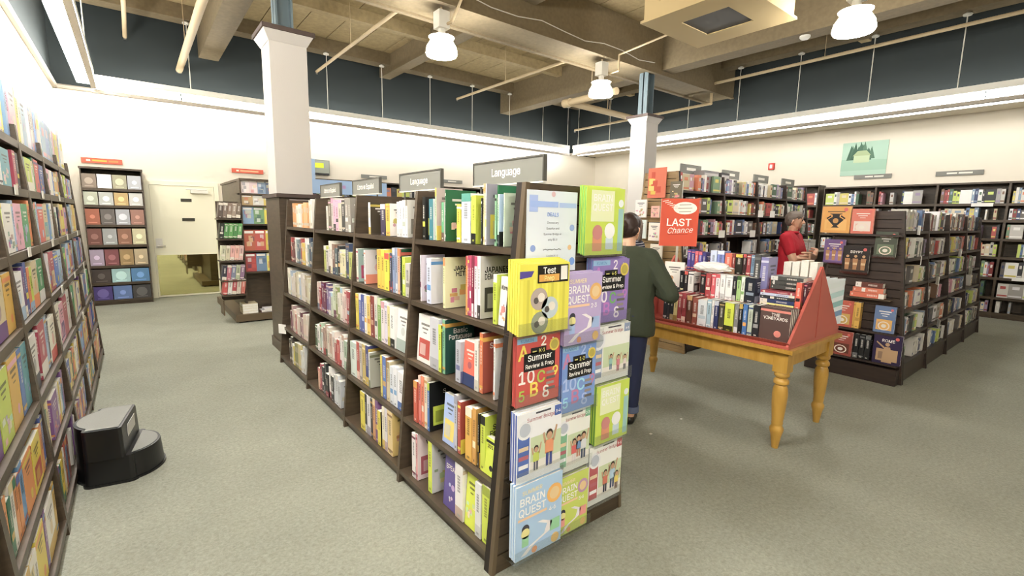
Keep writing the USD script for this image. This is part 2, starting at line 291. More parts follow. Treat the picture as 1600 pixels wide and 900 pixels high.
def wallcase(label, loc, rotz, edges, H, depth, zs, lean=0.0, cap=True, uw=.016):
    """A single-sided case against a wall: local x along it, front at y=0, back at y=depth; the front leans back by lean at the top."""
    t = thing('wall_bookcase', label, 'bookcase', loc, rotz); L = edges[-1]; Y = lambda z: lean * z / H
    MB().box((0, depth - .015, 0), (L, depth, H)).build('back_panel', M['shelf'], t)
    MB().box((0, .02, 0), (L, .04, zs[0] - .02)).build('plinth', M['shelf'], t)
    for x in edges:
        x0, x1 = max(0, x - uw), min(L, x + uw); a, b = Y(0), Y(H)
        MB().hexa([(x0, a, 0), (x1, a, 0), (x1, depth, 0), (x0, depth, 0), (x0, b, H), (x1, b, H), (x1, depth, H), (x0, depth, H)]).build('upright', M['shelf'], t)
    for z in zs:
        for x0, x1 in zip(edges[:-1], edges[1:]):
            MB().box((x0 + .016, Y(z) + .004, z - .022), (x1 - .016, depth - .015, z)).box((x0 + .016, Y(z), z - .04), (x1 - .016, Y(z) + .012, z + .003)).build('shelf', M['shelf'], t)
    if cap: MB().box((-.01, Y(H) - .015, H), (L + .01, depth, H + .03)).build('top_board', M['shelf'], t)
    return t
LZ = [.08, .39, .70, 1.05, 1.37, 1.69, 1.965]; LE = [.95 * i for i in range(8)]; L0 = .20
wallcase('long dark bookcase along the left wall, its front leaning back, beside the black step stool', (-.36, L0, 0), 90, LE, 2.06, .48, LZ, .13, False, .026)
BZ = [.085, .378, .67, 1.02, 1.355, 1.675, 1.95]
wallcase('dark bookcase of face-out notebooks standing left of the cream door', (-.62, 10.5, 0), 0, [0, .8], 2.26, .48, BZ)
WZ = [.1, .37, .71, 1.07, 1.38, 1.70, 1.98]
wallcase('tall dark bookcases along the right wall below the grey section signs', (11.7, 4.1, 0), -90, [0, .92, 1.86, 2.8, 3.74, 4.68, 5.6], 2.32, .33, WZ)
wallcase('tall dark bookcases along the back wall behind the central bookcase', (2.6, 10.5, 0), 0, [.95 * i for i in range(9)], 2.3, .48, [.1, .4, .7, 1.02, 1.36, 1.68, 1.98])
wallcase('dark plain-sided bookcase end in the far right corner behind the man in red', (11.7, 6.6, 0), -90, [0, .8, 1.6, 2.4], 2.38, .33, WZ)
t = thing('column_cladding', 'dark panelled wooden box round the foot of the cream square column', 'column cladding', (1.49, 5.94, 0))
MB().box((-.245, -.31, .0), (.24, .33, 1.76)).build('casing', M['shelf'], t); MB().box((-.275, -.345, 1.76), (.275, .365, 1.8)).build('top_moulding', M['capdark'], t)
MB().box((-.26, -.325, 0), (.255, .345, .12)).build('plinth', M['shelf'], t); MB().box((-.14, -.322, 1.66), (.2, -.312, 1.74), C('e8dcd8')).build('shelf_label', M['matte'], t)

# ---------------------------------------------------------------- books
def lin(c): return C(c) if isinstance(c, str) else tuple(c)
NAMES = {'white': 'f2f0ec', 'cream': 'ece2c4', 'pale grey': 'cfcfd0', 'grey': '8f8f90', 'charcoal': '45454a', 'black': '17181a', 'red': 'b8332a', 'dark red': '7e2622', 'pink': 'e0a0b0', 'crimson': 'a82058', 'orange': 'e08038', 'coral': 'e0684e', 'yellow': 'e8d020',
    'mustard': 'd0a030', 'tan': 'c8a878', 'brown': '6c4a30', 'lime green': 'c8dc28', 'green': '5fa85a', 'dark green': '1f5040', 'mint': 'b4d8c0', 'teal': '2a7f8f', 'light blue': 'a8c4ea', 'blue': '4a70b8', 'navy': '28305c', 'lavender': 'b4a8d4', 'purple': '5e458e', 'olive': '6a6a38'}
NRGB = {k: np.array([int(v[i:i + 2], 16) for i in (0, 2, 4)], float) for k, v in NAMES.items()}
def colour(h):
    p = np.array([int(h[i:i + 2], 16) for i in (0, 2, 4)], float); return min(NRGB, key=lambda k: ((NRGB[k] - p) ** 2 @ np.array([1, 1.2, 1])))
ORD = ['first', 'second', 'third', 'fourth', 'fifth', 'sixth', 'seventh', 'eighth', 'ninth', 'tenth', 'eleventh', 'twelfth', 'thirteenth', 'fourteenth', 'fifteenth', 'sixteenth', 'seventeenth', 'eighteenth', 'nineteenth', 'twentieth', 'twenty-first', 'twenty-second', 'twenty-third', 'twenty-fourth', 'twenty-fifth']
INK = C('2a2826')
def cover_art(mb, d, h, y, cover, accent, title, rng, style, sx=1):
    """Flat print on the board in the plane y: title, panels, shapes. sx=-1 mirrors for the back."""
    cv, ac = lin(cover), lin(accent); e = -.0006 * sx
    def rect(u0, v0, u1, v1, c, k=1):
        mb.quad([(d * u0, y + e * k, h * v0), (d * u1, y + e * k, h * v0), (d * u1, y + e * k, h * v1), (d * u0, y + e * k, h * v1)], c)
    def disc(u, v, r, c, k=1):
        a = np.linspace(0, 2 * np.pi, 13)[:-1]; p = [(d * u, y + e * k, h * v)] + [(d * u + d * r * math.cos(q), y + e * k, h * v + d * r * math.sin(q)) for q in a]
        mb.add(p, [[0, i, i % 12 + 1] for i in range(1, 13)], c)
    light = sum(cv) > .9; ink = INK if light else C('f4f0e8')
    mixc = lambda a, b, t: tuple(x * (1 - t) + z * t for x, z in zip(a, b))
    if style == 'band': rect(0, .0, 1, .28, ac); disc(.5, .48, .16, mixc(ac, cv, .5)); 
    elif style == 'photo':
        for i in range(9): u, v = rng.uniform(.06, .7), rng.uniform(.05, .42); rect(u, v, u + rng.uniform(.1, .25), v + rng.uniform(.05, .14), mixc(ac, (rng.random(), rng.random() * .8, rng.random() * .6), .5), 1 + i * .05)
    elif style == 'dots':
        for i in range(5): disc(rng.uniform(.2, .8), rng.uniform(.12, .5), rng.uniform(.05, .13), mixc(ac, (rng.random(), rng.random(), rng.random()), .35), 1 + i * .05)
    elif style == 'panel': rect(.12, .1, .88, .5, ac); rect(.2, .16, .6, .4, mixc(ac, cv, .45), 2)
    else: rect(0, .86, 1, .93, ac); disc(.62, .22, .12, ac)
    if title:
        ws = title.split(' '); n = len(ws)
        for i, w in enumerate(ws): put_text(mb, w, (d * .52, y + e * 3, h * (.74 - .11 * i)), (sx, 0, 0), (0, 0, 1), min(.034, h * .09), ink, d * .8, True)
    else:
        for i, (v, w) in enumerate(((.78, .6), (.70, .42), (.62, .25))): rect(.5 - w / 2, v, .5 + w / 2, v + .045 - .01 * i, mixc(ink, cv, .25))
def book(name, label, loc, rotz, d, t, h, spine, cover, accent, title='', seed=0, cat='book', group=None, lean=0.0, style=None, art_back=False, hard=False, spinetext='', flat=None, root=None):
    """Local: spine in the plane x=0, front board y=0 (facing -y), thickness along +y, upright."""
    rng = random.Random(seed); style = style or rng.choice(['band', 'photo', 'dots', 'panel', 'plain'])
    x = UsdGeom.Xform.Define(stage, numbered('/World', name)); x.AddTranslateOp().Set(Gf.Vec3d(*map(float, loc)))
    if rotz: x.AddRotateZOp().Set(float(rotz))
    if flat: x.AddRotateXOp().Set(90.0)            # lying, front board up
    if lean: x.AddRotateXOp().Set(float(lean))
    o = tag(x.GetPrim(), label, cat, group)
    b = .0028 if hard else .0012; sp, cv = lin(spine), lin(cover); i = .003 if hard else .0006
    mb = MB(); mb.box((0, 0, 0), (d, b, h), cv); mb.box((0, t - b, 0), (d, t, h), cv); mb.box((0, b, 0), (.0016, t - b, h), sp)
    if t > .02 and not hard: pass
    # the spine's print
    q = .0005; ac = lin(accent); w0, w1 = t * .12, t * .88
    def band(z0, z1, c, a=0.0, bb=t, k=1): mb.quad([(-q * k, bb, h * z0), (-q * k, a, h * z0), (-q * k, a, h * z1), (-q * k, bb, h * z1)], c)
    band(0, 1, sp)
    kind = rng.randrange(4); ink = INK if sum(sp) > .9 else C('f2eee4'); ink = tuple(x * .55 + y * .45 for x, y in zip(ink, sp))
    if kind == 0: band(.84, 1, ac, k=2)
    elif kind == 1: band(0, .22, ac, k=2)
    elif kind == 2: band(.88, .93, ac, k=2); band(.08, .13, ac, k=2)
    else: band(.3, .42, ac, w0, w1, 2)
    z = .8
    while z > .5: l = rng.uniform(.02, .05); band(z - l, z, ink, t * .32, t * .68, 3); z -= l + .012
    band(.05, .09, ink, t * .3, t * .7, 3)
    cover_art(mb, d, h, 0.0, cover, accent, title, rng, style)
    mb.build('cover', M['print'], o)
    MB().box((.0016, b, i), (d - i, t - b, h - i)).build('pages', M['paper'], o)
    return o
SHELFNAME = {1: 'top', 2: 'second', 3: 'third', 4: 'fourth', 5: 'bottom'}
SIZE = lambda t: 'thin' if t < .02 else ('thick' if t > .055 else 'slim' if t < .033 else 'stout')
def fx(z): return .445 - .15 * z / 1.73              # half width of the central case at height z
ROWS = [[1,1,'S',2.425,0.036,0.235,'111512','1a1a18','e8e020',''],[1,1,'S',2.335,0.046,0.222,'2a7f8f','e8eef0','2a7f8f',''],[1,1,'S',2.306,0.016,0.28,'b8d8b0','c9b8b0','e0c830',''],[1,1,'S',2.216,0.027,0.202,'5fb07a','e6e0e2','6a4a44',''],[1,1,'S',2.205,0.009,0.267,'1c6b40','1c6b40','e8e8e0',''],[1,1,'S',2.054,0.033,0.191,'e8d820','e8d820','ffffff',''],[1,1,'S',1.968,0.082,0.241,'e4eaf2','dfe6ee','50a090',''],[1,1,'S',1.921,0.039,0.23,'d8e820','c4d418','202020',''],[1,1,'S',1.867,0.009,0.216,'2a2e2c','30332f','c0c0c0',''],[1,1,'S',1.857,0.008,0.282,'e8d8a8','e8d8a8','d0a030',''],[1,1,'S',1.849,0.008,0.282,'f0e4b8','f0e4b8','c89020',''],[1,1,'S',1.839,0.009,0.281,'e8e4e8','9c98a8','e8d020',''],[1,1,'S',1.756,0.012,0.229,'8fc49a','8fc49a','1a1a1a',''],[1,1,'S',1.747,0.008,0.27,'1e6a44','1e7048','1e7048',''],[1,1,'S',1.734,0.012,0.231,'b8e0c4','b0c8e8','1a1a1a',''],[1,1,'S',1.694,0.009,0.235,'c8dcc0','c9dcc4','e8d8b0',''],[1,2,'S',2.427,0.013,0.263,'f2eef4','e6dcea','8a3a6a',''],[1,2,'S',2.312,0.051,0.252,'d0d8f0','eceaf0','4a90d0','K'],[1,2,'S',2.162,0.023,0.267,'f0eab0','efe8b4','e88838','JAPAN HITS'],[1,2,'S',1.952,0.016,0.291,'e8923a','f4ece4','c03030',''],[1,2,'S',1.937,0.014,0.294,'b03058','b03058','e8c030',''],[1,2,'S',1.918,0.018,0.296,'c02860','c02860','f0e0e0',''],[1,2,'S',1.897,0.019,0.298,'8a1840','8a1840','e8e0e0',''],[1,2,'S',1.869,0.023,0.296,'f0e4ec','e8c8d8','c02860',''],[1,2,'S',1.841,0.025,0.297,'f0eeee','d8d2d0','4a4644','JAPANESE DEMYSTIFIED'],[1,2,'S',1.702,0.029,0.227,'c8dc28','c8dc28','f0f0e0',''],[1,2,'F',1.616,0.082,0.22,'f8f4f0','f8f2ee','e8705a','Korean'],[1,3,'F',2.286,0.163,0.272,'f4f0ea','f2eee8','c03a2a',''],[1,3,'S',2.182,0.097,0.282,'cfd0d8','cfd0d8','b0b0b8',''],[1,3,'S',2.15,0.032,0.258,'d4e428','1a1c18','d4e428',''],[1,3,'S',2.116,0.029,0.291,'7ab890','1f4f46','d8a020','Basic Portuguese'],[1,3,'S',1.956,0.047,0.21,'b8bcc8','b8bcc8','6a70a0',''],[1,3,'F',1.84,0.111,0.221,'f0ece0','e0583a','2a3a6a',''],[1,3,'S',1.805,0.033,0.25,'e8e4dc','e8e4dc','c8c4b8',''],[1,3,'S',1.772,0.027,0.29,'d86a28','a03a20','e0a820','Spanish'],[1,3,'S',1.675,0.012,0.282,'f4f2f2','f4f2f2','e87838','A'],[1,4,'S',2.374,0.044,0.244,'d04a28','d04a28','e0a030',''],[1,4,'S',2.334,0.03,0.288,'e06a60','e06a60','f0d0c0',''],[1,4,'S',2.298,0.033,0.294,'e8784a','e8784a','f0e0d0',''],[1,4,'S',2.263,0.032,0.301,'f0dcc0','f0dcc0','d8a050',''],[1,4,'S',2.232,0.025,0.277,'2a6ab8','1c1e20','c8dc28','S'],[1,4,'F',1.981,0.122,0.264,'d0dcf4','a8bff0','f0d860',''],[1,4,'S',1.949,0.029,0.295,'c4c4d0','c4c4d0','a0a0b0',''],[1,4,'S',1.913,0.028,0.272,'b83a2a','a83a2c','e8d820',''],[1,4,'S',1.814,0.056,0.268,'e8b028','e8a828','f4ead0',''],[1,4,'S',1.779,0.031,0.281,'d89a30','e0a838','f0e8c0',''],[1,4,'S',1.751,0.011,0.267,'2a2018','2a2018','d0a020',''],[1,4,'S',1.702,0.038,0.27,'d0e020','c8dc28','1a1a18','Spanish Essentials'],[1,4,'F',1.579,0.114,0.178,'e0ec28','dcec28','303030','201'],[1,5,'S',2.349,0.046,0.269,'f4ecec','f0e4e4','7a2048',''],[1,5,'S',2.326,0.021,0.278,'e8a0a8','f2dcdc','b05060','VIET'],[1,5,'S',2.16,0.044,0.296,'d8e428','d8d8d8','c8dc28',''],[1,5,'F',1.924,0.128,0.28,'5a4898','5a4898','d8cce8','SPEAK'],[1,5,'S',1.85,0.071,0.291,'f4f0ee','f4eeec','c8b0a0',''],[1,5,'F',1.746,0.096,0.279,'e4f020','e0ec20','f8f8c0',''],[1,5,'S',1.692,0.048,0.273,'e8e8e8','e8e8e8','d0d0d0',''],[1,5,'S',1.624,0.058,0.285,'d4e42a','d4e42a','a0b020',''],[1,5,'S',1.582,0.037,0.301,'e8e4d8','e4e0d4','b0a890',''],[2,1,'S',3.214,0.039,0.217,'f0eeea','4a4030','c0a838',''],[2,1,'S',2.963,0.079,0.202,'3a3050','3a3050','d8d0d8',''],[2,1,'S',2.895,0.064,0.205,'e0b828','f0e8e0','e09020',''],[2,1,'S',2.762,0.031,0.214,'f2f0ec','f2f0ec','d8d8d8',''],[2,1,'S',2.722,0.036,0.218,'f6f4f0','f6f4f0','c8c8c8',''],[2,1,'S',2.676,0.043,0.222,'f0eeea','f0eeea','b8c0b0',''],[2,1,'S',2.648,0.024,0.223,'f4f2ee','e0ded4','8a8478',''],[2,2,'S',3.393,0.041,0.24,'ece4d4','98b0a8','b02858',''],[2,2,'S',3.255,0.029,0.238,'f0ecec','dcd6d8','e08060','EAT'],[2,2,'S',2.993,0.06,0.259,'f0c820','f0c820','e8a818',''],[2,2,'S',2.935,0.056,0.261,'f0c418','e8d020','e8e030',''],[2,2,'S',2.862,0.069,0.242,'e4e020','e4dc20','d84020',''],[2,2,'S',2.819,0.031,0.247,'404a60','404a60','c04040',''],[2,2,'S',2.777,0.04,0.282,'8a9cc0','8a9cc0','d0d8e8',''],[2,2,'S',2.743,0.03,0.284,'9aa8c8','9aa8c8','e0e0e8',''],[2,2,'S',2.71,0.03,0.282,'f0b088','e8dcd8','e08840',''],[2,2,'S',2.688,0.02,0.28,'3a2a20','1f5a3c','c04a30',''],[2,2,'S',2.628,0.041,0.237,'c8d838','c8d838','f0f0d0',''],[2,2,'S',2.562,0.058,0.202,'c8c4bc','c8c4bc','8a8680',''],[2,3,'S',3.343,0.051,0.263,'e8d440','e8d440','e09020',''],[2,3,'S',3.285,0.047,0.267,'5868b0','5868b0','e0e0f0',''],[2,3,'S',3.234,0.046,0.271,'4858a8','4858a8','c8d0f0',''],[2,3,'S',3.185,0.045,0.268,'f0ece4','f0ece4','e8b020',''],[2,3,'S',3.127,0.055,0.274,'e8c858','f0d8a0','d08020',''],[2,3,'S',3.063,0.056,0.283,'8a2a20','9a2c24','c8a080',''],[2,3,'S',3.004,0.05,0.292,'dcd8d0','dcd8d0','5a5a58',''],[2,3,'S',2.944,0.053,0.285,'78a838','78a838','d0e0b0',''],[2,3,'S',2.885,0.055,0.272,'f0e4e8','f0e4e8','e0a0b0',''],[2,3,'S',2.839,0.042,0.273,'e4dcec','e4dcec','b8a8c8',''],[2,3,'S',2.801,0.034,0.257,'e8dc90','e8dc90','c8b840',''],[2,3,'S',2.732,0.066,0.255,'f4f2f0','f4f2f0','2a2a2a','2'],[2,3,'F',2.561,0.164,0.259,'f4f0ec','f2eeea','a8b8b0',''],[2,4,'S',3.327,0.12,0.255,'e0ece4','e0ece4','c0d0c8',''],[2,4,'S',3.274,0.048,0.275,'b83a2a','b83a2a','f0d0c0',''],[2,4,'S',3.222,0.047,0.279,'c8beb4','c8beb4','908880',''],[2,4,'S',3.158,0.055,0.281,'c8b060','d8b848','e8d8a0',''],[2,4,'S',3.104,0.049,0.286,'3a4488','3a4488','d8b840',''],[2,4,'S',3.069,0.026,0.248,'d0d4d0','b8bcae','7a8060',''],[2,4,'S',2.867,0.032,0.278,'e0d060','c88838','e0d060',''],[2,4,'S',2.809,0.054,0.279,'4a78c8','b07038','d8a850',''],[2,4,'S',2.756,0.041,0.263,'d8c8a0','d8c8a0','a08858',''],[2,4,'S',2.694,0.051,0.245,'e4e8f0','e4e8f0','5a9ad0',''],[2,4,'S',2.644,0.048,0.255,'eef0f6','eef0f6','70a8d8',''],[2,4,'S',2.538,0.095,0.242,'f2f2f6','f0f0f4','3a6ab8',''],[2,5,'S',3.121,0.08,0.274,'e8d81a','e8d81a','d0b818',''],[2,5,'S',3.082,0.033,0.276,'202428','202428','e0e0e0',''],[2,5,'S',3.017,0.062,0.279,'e8e4e8','e8e4e8','a8a0b0',''],[2,5,'S',2.98,0.034,0.278,'3a3038','3a3038','c09030',''],[2,5,'S',2.938,0.042,0.291,'d89a58','d89a58','f0d8b0',''],[2,5,'S',2.888,0.048,0.297,'7a4a88','7a4a88','d8b050',''],[2,5,'S',2.836,0.052,0.237,'e8d428','26221e','e8d428',''],[2,5,'S',2.785,0.039,0.283,'f0e8d0','f0e8d0','d8b848',''],[2,5,'S',2.742,0.04,0.287,'e8e0e8','e8e0e8','c0a0a0',''],[2,5,'S',2.665,0.073,0.287,'e8cc90','e0c070','9a7040',''],[2,5,'F',2.543,0.055,0.277,'e8d828','e8dc28','303020','So']]
COUNT = {}
for n, (bay, r, kind, y0, t, h, sp, cv, ac, txt) in enumerate(ROWS):
    z = CZ[5 - r] + .004; k = COUNT[(bay, r)] = COUNT.get((bay, r), 0) + 1
    tot = sum(1 for q in ROWS if q[:2] == [bay, r]); place = f'{ORD[tot - k]} from the endcap, {SHELFNAME[r]} shelf, {"first" if bay == 1 else "second"} bay'
    look = f'{colour(sp)} spine' if colour(sp) == colour(cv) else f'{colour(sp)} spine, {colour(cv)} cover'
    h = min(h, .31); y0 = max(y0, 1.613) if bay == 1 else y0
    if kind == 'F':
        th = .05 if (bay, r, txt) == (1, 3, '') else .028
        book('book', f'face-out {colour(cv)} book{" titled " + txt if txt else ""}, {place}', (CEN[0] - fx(z + h) + .012, y0 + t - .001, z), -90, t, th, h, sp, cv, ac, txt, n, lean=-4 if h < .29 else 0)
    else:
        d = min(.2, .14 + .06 * ((n * 37) % 10) / 10 + (.04 if txt else 0)); d = min(d, fx(z) - .04)
        if cv == '1a1a18': d = .15
        book('book', f'{SIZE(t)} book, {look}, {place}', (CEN[0] - fx(z + h) + .006, y0, z), 0, d, t - .001, h, sp, cv, ac, txt, n, lean=0)
PAL3 = {1: ['ece8de', '9a948a', '4a4a48', 'd0c8b0', 'e08cb0', 'e6a8c4', 'c8c0b8', '6a6248', '8aa06a', 'd8d4c8'], 2: ['b8c060', '3a4a6a', 'c8d0e0', 'e0d8b0', '2a2c30', '4a6068', '303840', '8a6a5a', 'e4e0d8', 'd8a860', 'c8c0c0'],
        3: ['6a2048', 'a02838', 'd8c0b8', 'c86a58', 'e0d8cc', '8a9458', 'a8c8d8', 'c8d0b8', '5a6478', '8878a8', '6a5a88'], 4: ['d8e0dc', 'a8c0a8', 'e8e4e0', '3a5a3a', 'c03028', 'a82830', 'e8d8d0', 'c8a898', 'd8d0c0', 'b89888', 'f0ece0'],
        5: ['e8e4e0', 'c8ccd0', 'd8dce0', '2a2c2e', 'f0ece8', '181a1c', 'c8c8c8', '303438', 'a03848', 'c86a78', 'd8a890', '8a3038']}
PAL4 = {1: ['d8c070', 'f0ece0', 'e8dcc8', 'd09048', 'e8b070', 'f0a048', 'd8d0c8'], 2: ['e0dcd0', '5a7080', '304058', '8a9898', 'e8e4e0', '6a3030', 'd8b830', 'a83838'], 3: ['d8d8c0', 'e8e0d0', 'c8c0a0', 'a89878', 'd0c8c0', 'a8b8c8'],
        4: ['c8b8a8', 'e0d0c8', 'b87068', 'd8c0b0', 'a8888a', '6a3848', '3a3438'], 5: ['3a3a38', 'd8d8d4', '504840', 'c8b878', 'a89868', '8a8a58', 'd8c848']}
rng = random.Random(5)
BAY4 = []
for bay, pal, e0, e1 in ((3, PAL3, 1.89, 2.885), (4, PAL4, 2.885, 3.895)):
    for r in range(1, 6):
        z = CZ[5 - r] + .004; y = CEN[1] + e0 + .03 + (.12 if r in (1, 5) else .02); end = CEN[1] + e1 - .03 - rng.choice([.02, .1, .22]); items = []; i = 0; cols = pal[r]
        while y < end - .06:
            t = rng.uniform(.04, .075); sp = cols[(i + rng.randrange(2)) % len(cols)]; i += 1
            items.append((y, min(t, end - y), rng.uniform(.19, .27), sp)); y += t + .001
        items = items[::-1]
        for j, (y, t, h, sp) in enumerate(items[::-1]):
            if bay == 4: BAY4.append((y, t, h, sp, z)); continue
            book('book', f'{SIZE(t)} {colour(sp)} book, {ORD[j]} from the near upright, {SHELFNAME[r]} shelf, {ORD[bay - 1]} bay from endcap', (CEN[0] - fx(z + h) + .008, y, z), 0, .15, t - .001, h, sp, sp, rng.choice(cols), '', 1000 + bay * 100 + r * 20 + j)

# ---------------------------------------------------------------- workbooks on the slatted endcap
YE = CEN[1] - .024
def kid(mb, x, z, s, shirt, legs, y):
    skin, hair = C('c89a78'), C('3a2a22')
    q = lambda a, b, c, d, k: mb.quad([(x + a * s, y, z + b * s), (x + c * s, y, z + b * s), (x + c * s, y, z + d * s), (x + a * s, y, z + d * s)], k)
    q(-.12, 0, -.02, .4, legs); q(.02, 0, .12, .4, legs); q(-.16, .38, .16, .78, shirt)
    mb.quad([(x + .12 * s, y, z + .74 * s), (x + .2 * s, y, z + .7 * s), (x + .3 * s, y, z + 1.15 * s), (x + .24 * s, y, z + 1.17 * s)], skin)
    mb.quad([(x - .2 * s, y, z + .7 * s), (x - .12 * s, y, z + .74 * s), (x - .2 * s, y, z + 1.05 * s), (x - .26 * s, y, z + 1.02 * s)], skin)
    for r, c, dz, k in ((.13, hair, .03, 0), (.105, skin, -.02, -.0002)):
        a = np.linspace(0, 2 * np.pi, 11)[:-1]; p = [(x, y + k, z + (.92 + dz) * s)] + [(x + r * s * math.cos(t), y + k, z + (.92 + dz) * s + r * 1.15 * s * math.sin(t)) for t in a]
        mb.add(p, [[0, i, i % 10 + 1] for i in range(1, 11)], c)
def disc(mb, x, z, r, c, y, n=16):
    a = np.linspace(0, 2 * np.pi, n + 1)[:-1]; mb.add([(x, y, z)] + [(x + r * math.cos(t), y, z + r * math.sin(t)) for t in a], [[0, i, i % n + 1] for i in range(1, n + 1)], c)
def workbook(name, label, x0, z0, w, h, ystart, copies, cover, spine, art, cat='workbook', group=None, th=.012, tray=True):
    """A pocket of upright workbooks facing the aisle; the front copy carries the art. Every copy is a thing of its own."""
    for i in range(copies):
        y = ystart + i * (th + .002); dx = -.0015 * i
        t = thing(name, label if i == 0 else label.replace('front copy', f'{ORD[i]} copy from the front'), cat, (x0 + dx, y, z0 + .004 * i), 0, group)
        mb = MB(); mb.box((0, 0, 0), (w, .0012, h), lin(cover)); mb.box((0, th - .0012, 0), (w, th, h), lin(cover)); mb.box((0, .0012, 0), (.0015, th - .0012, h), lin(spine))
        if i == 0: art(mb, w, h)
        mb.build('cover', M['print'], t); MB().box((.0015, .0012, .001), (w - .002, th - .0012, h - .001)).build('pages', M['paper'], t)
    if tray:
        t = thing('acrylic_holder', ('clear acrylic holder under the ' + label.replace('front copy of ', '')).replace(', ', ' ', 1), 'holder', (x0, ystart, z0), 0)
        y1 = YE - ystart; MB().box((-.012, -.012, -.007), (w + .012, y1, -.003)).box((-.012, -.014, -.007), (w + .012, -.011, .055)).build('tray', M['acrylic'], t)
def rect(mb, w, h, a, b, c, d, col, k=1): mb.quad([(w * a, -.0004 * k, h * b), (w * c, -.0004 * k, h * b), (w * c, -.0004 * k, h * d), (w * a, -.0004 * k, h * d)], lin(col))
def T(mb, t, w, h, u, v, size, col, width=None, bold=True, k=4): put_text(mb, t, (w * u, -.0004 * k, h * v), (1, 0, 0), (0, 0, 1), size * h, lin(col), None if width is None else width * w, bold)
def art_test(mb, w, h):
    for i in range(8): rect(mb, w, h, .02 + .12 * i, 0, .07 + .12 * i, .78, ('f0ea40', 'd8d018')[i % 2])
    mb.quad([(0, -.001, h * .8), (w * .22, -.001, h * .82), (w * .27, -.001, h * .9), (0, -.001, h * .9)], C('4a3a9a'))
    rect(mb, w, h, .34, .72, .97, .97, '1c1a14', 2); rect(mb, w, h, .37, .74, .78, .84, 'e0a020', 3); T(mb, 'Test', w, h, .575, .855, .085, 'f8f6ee', .4); T(mb, 'Prep', w, h, .575, .755, .065, 'f4e890', .34); rect(mb, w, h, .81, .75, .95, .95, 'f2f0ea', 3)
    for u, v, c in ((.38, .5, 'b8a8a0'), (.6, .36, 'c0d0d8'), (.4, .16, '98a088')):
        disc(mb, w * u, h * v, w * .17, C(c), -.0012); disc(mb, w * (u + .04), h * (v + .02), w * .07, C('e8e0d4'), -.0014); disc(mb, w * (u - .06), h * (v - .02), w * .05, C('5a5450'), -.0014)
def art_quest(base, grade, panel, extra):
    def art(mb, w, h):
        T(mb, 'SUMMER', w, h, .33, .87, .055, 'f0e0b0', .58); T(mb, 'BRAIN', w, h, .34, .73, .1, 'f8f6f8', .62); T(mb, 'QUEST', w, h, .34, .59, .1, 'f8f6f8', .62); rect(mb, w, h, .04, .53, .66, .565, 'f0c8a0', 2)
        disc(mb, w * .82, h * .73, w * .17, C(panel), -.001); disc(mb, w * .82, h * .73, w * .11, C('e8c890'), -.0012); T(mb, grade, w, h, .78, .5, .06, 'f8f6f8', .36)
        p = [(.5, .42), (.72, .34), (.66, .22), (.34, .14), (.16, .04)]                     # a winding path
        for (a, b), (c, d) in zip(p[:-1], p[1:]): mb.quad([(w * (a - .05), -.0008, h * b), (w * (a + .07), -.0008, h * b), (w * (c + .07), -.0008, h * d), (w * (c - .05), -.0008, h * d)], C('f0ecf2'))
        rect(mb, w, h, .74, .2, .96, .36, extra, 2); disc(mb, w * .2, h * .34, w * .09, C('e8e090'), -.0012); disc(mb, w * .2, h * .4, w * .08, C('3a3a48'), -.001); rect(mb, w, h, .13, .16, .27, .3, extra, 3); disc(mb, w * .86, h * .08, w * .09, C('f0c060'), -.0012); disc(mb, w * .4, h * .06, w * .06, C('e89050'), -.0012)
    return art
def art_summer(grade, letters):
    def art(mb, w, h):
        rect(mb, w, h, 0, .91, .45, .99, '88b8e0', 2); T(mb, 'KUMON', w, h, .22, .925, .045, '5a90c8', .36)
        for ch, u, v, s, c in letters: T(mb, ch, w, h, u, v, s, c, None, True, 3)
        rect(mb, w, h, .15, .5, .88, .76, '16161a', 6); rect(mb, w, h, .3, .74, .66, .83, '16161a', 6); T(mb, grade, w, h, .56, .75, .055, 'e8e060', .2, True, 8); rect(mb, w, h, .34, .765, .43, .785, 'c8c060', 8)
        T(mb, 'Summer', w, h, .515, .645, .085, 'f6f4f0', .66, True, 8); T(mb, 'Review & Prep', w, h, .515, .54, .06, 'f6f4f0', .66, True, 8); disc(mb, w * .85, h * .83, w * .12, C('e0c838'), -.0036); disc(mb, w * .85, h * .83, w * .085, C('b8a838'), -.004)
        for i in range(4): rect(mb, w, h, .68, .16 + .08 * i, .9 - .03 * (i % 2), .2 + .08 * i, ('6a6460', '9a8e88')[i % 2], 5)
    return art
def art_bridge(grade, bar, kids):
    def art(mb, w, h):
        rect(mb, w, h, .3, .1, 1, .62, 'c8d8b0', 1); rect(mb, w, h, .3, .1, 1, .26, 'e8e4dc', 2); rect(mb, w, h, .02, .1, .27, .78, bar, 2); disc(mb, w * .17, h * .76, w * .17, C('e8eaf0'), -.0012); disc(mb, w * .17, h * .76, w * .12, C('b8c0d0'), -.0014)
        for i in range(3): rect(mb, w, h, .04, .2 + .13 * i, .25, .26 + .13 * i, ('f0f0f4', 'b85a68', 'e0c8a0')[i], 4)
        T(mb, 'Summer Bridge', w, h, .52, .86, .055, 'a83a48', .62, False); rect(mb, w, h, .4, .95, .74, .975, '4a4c58', 3); rect(mb, w, h, .83, .84, .99, .99, bar, 3); T(mb, grade, w, h, .91, .88, .045, 'f4f4f4', .12)
        for u, v, s, a, b in kids: kid(mb, w * u, h * v, h * s, C(a), C(b), -.0024)
    return art
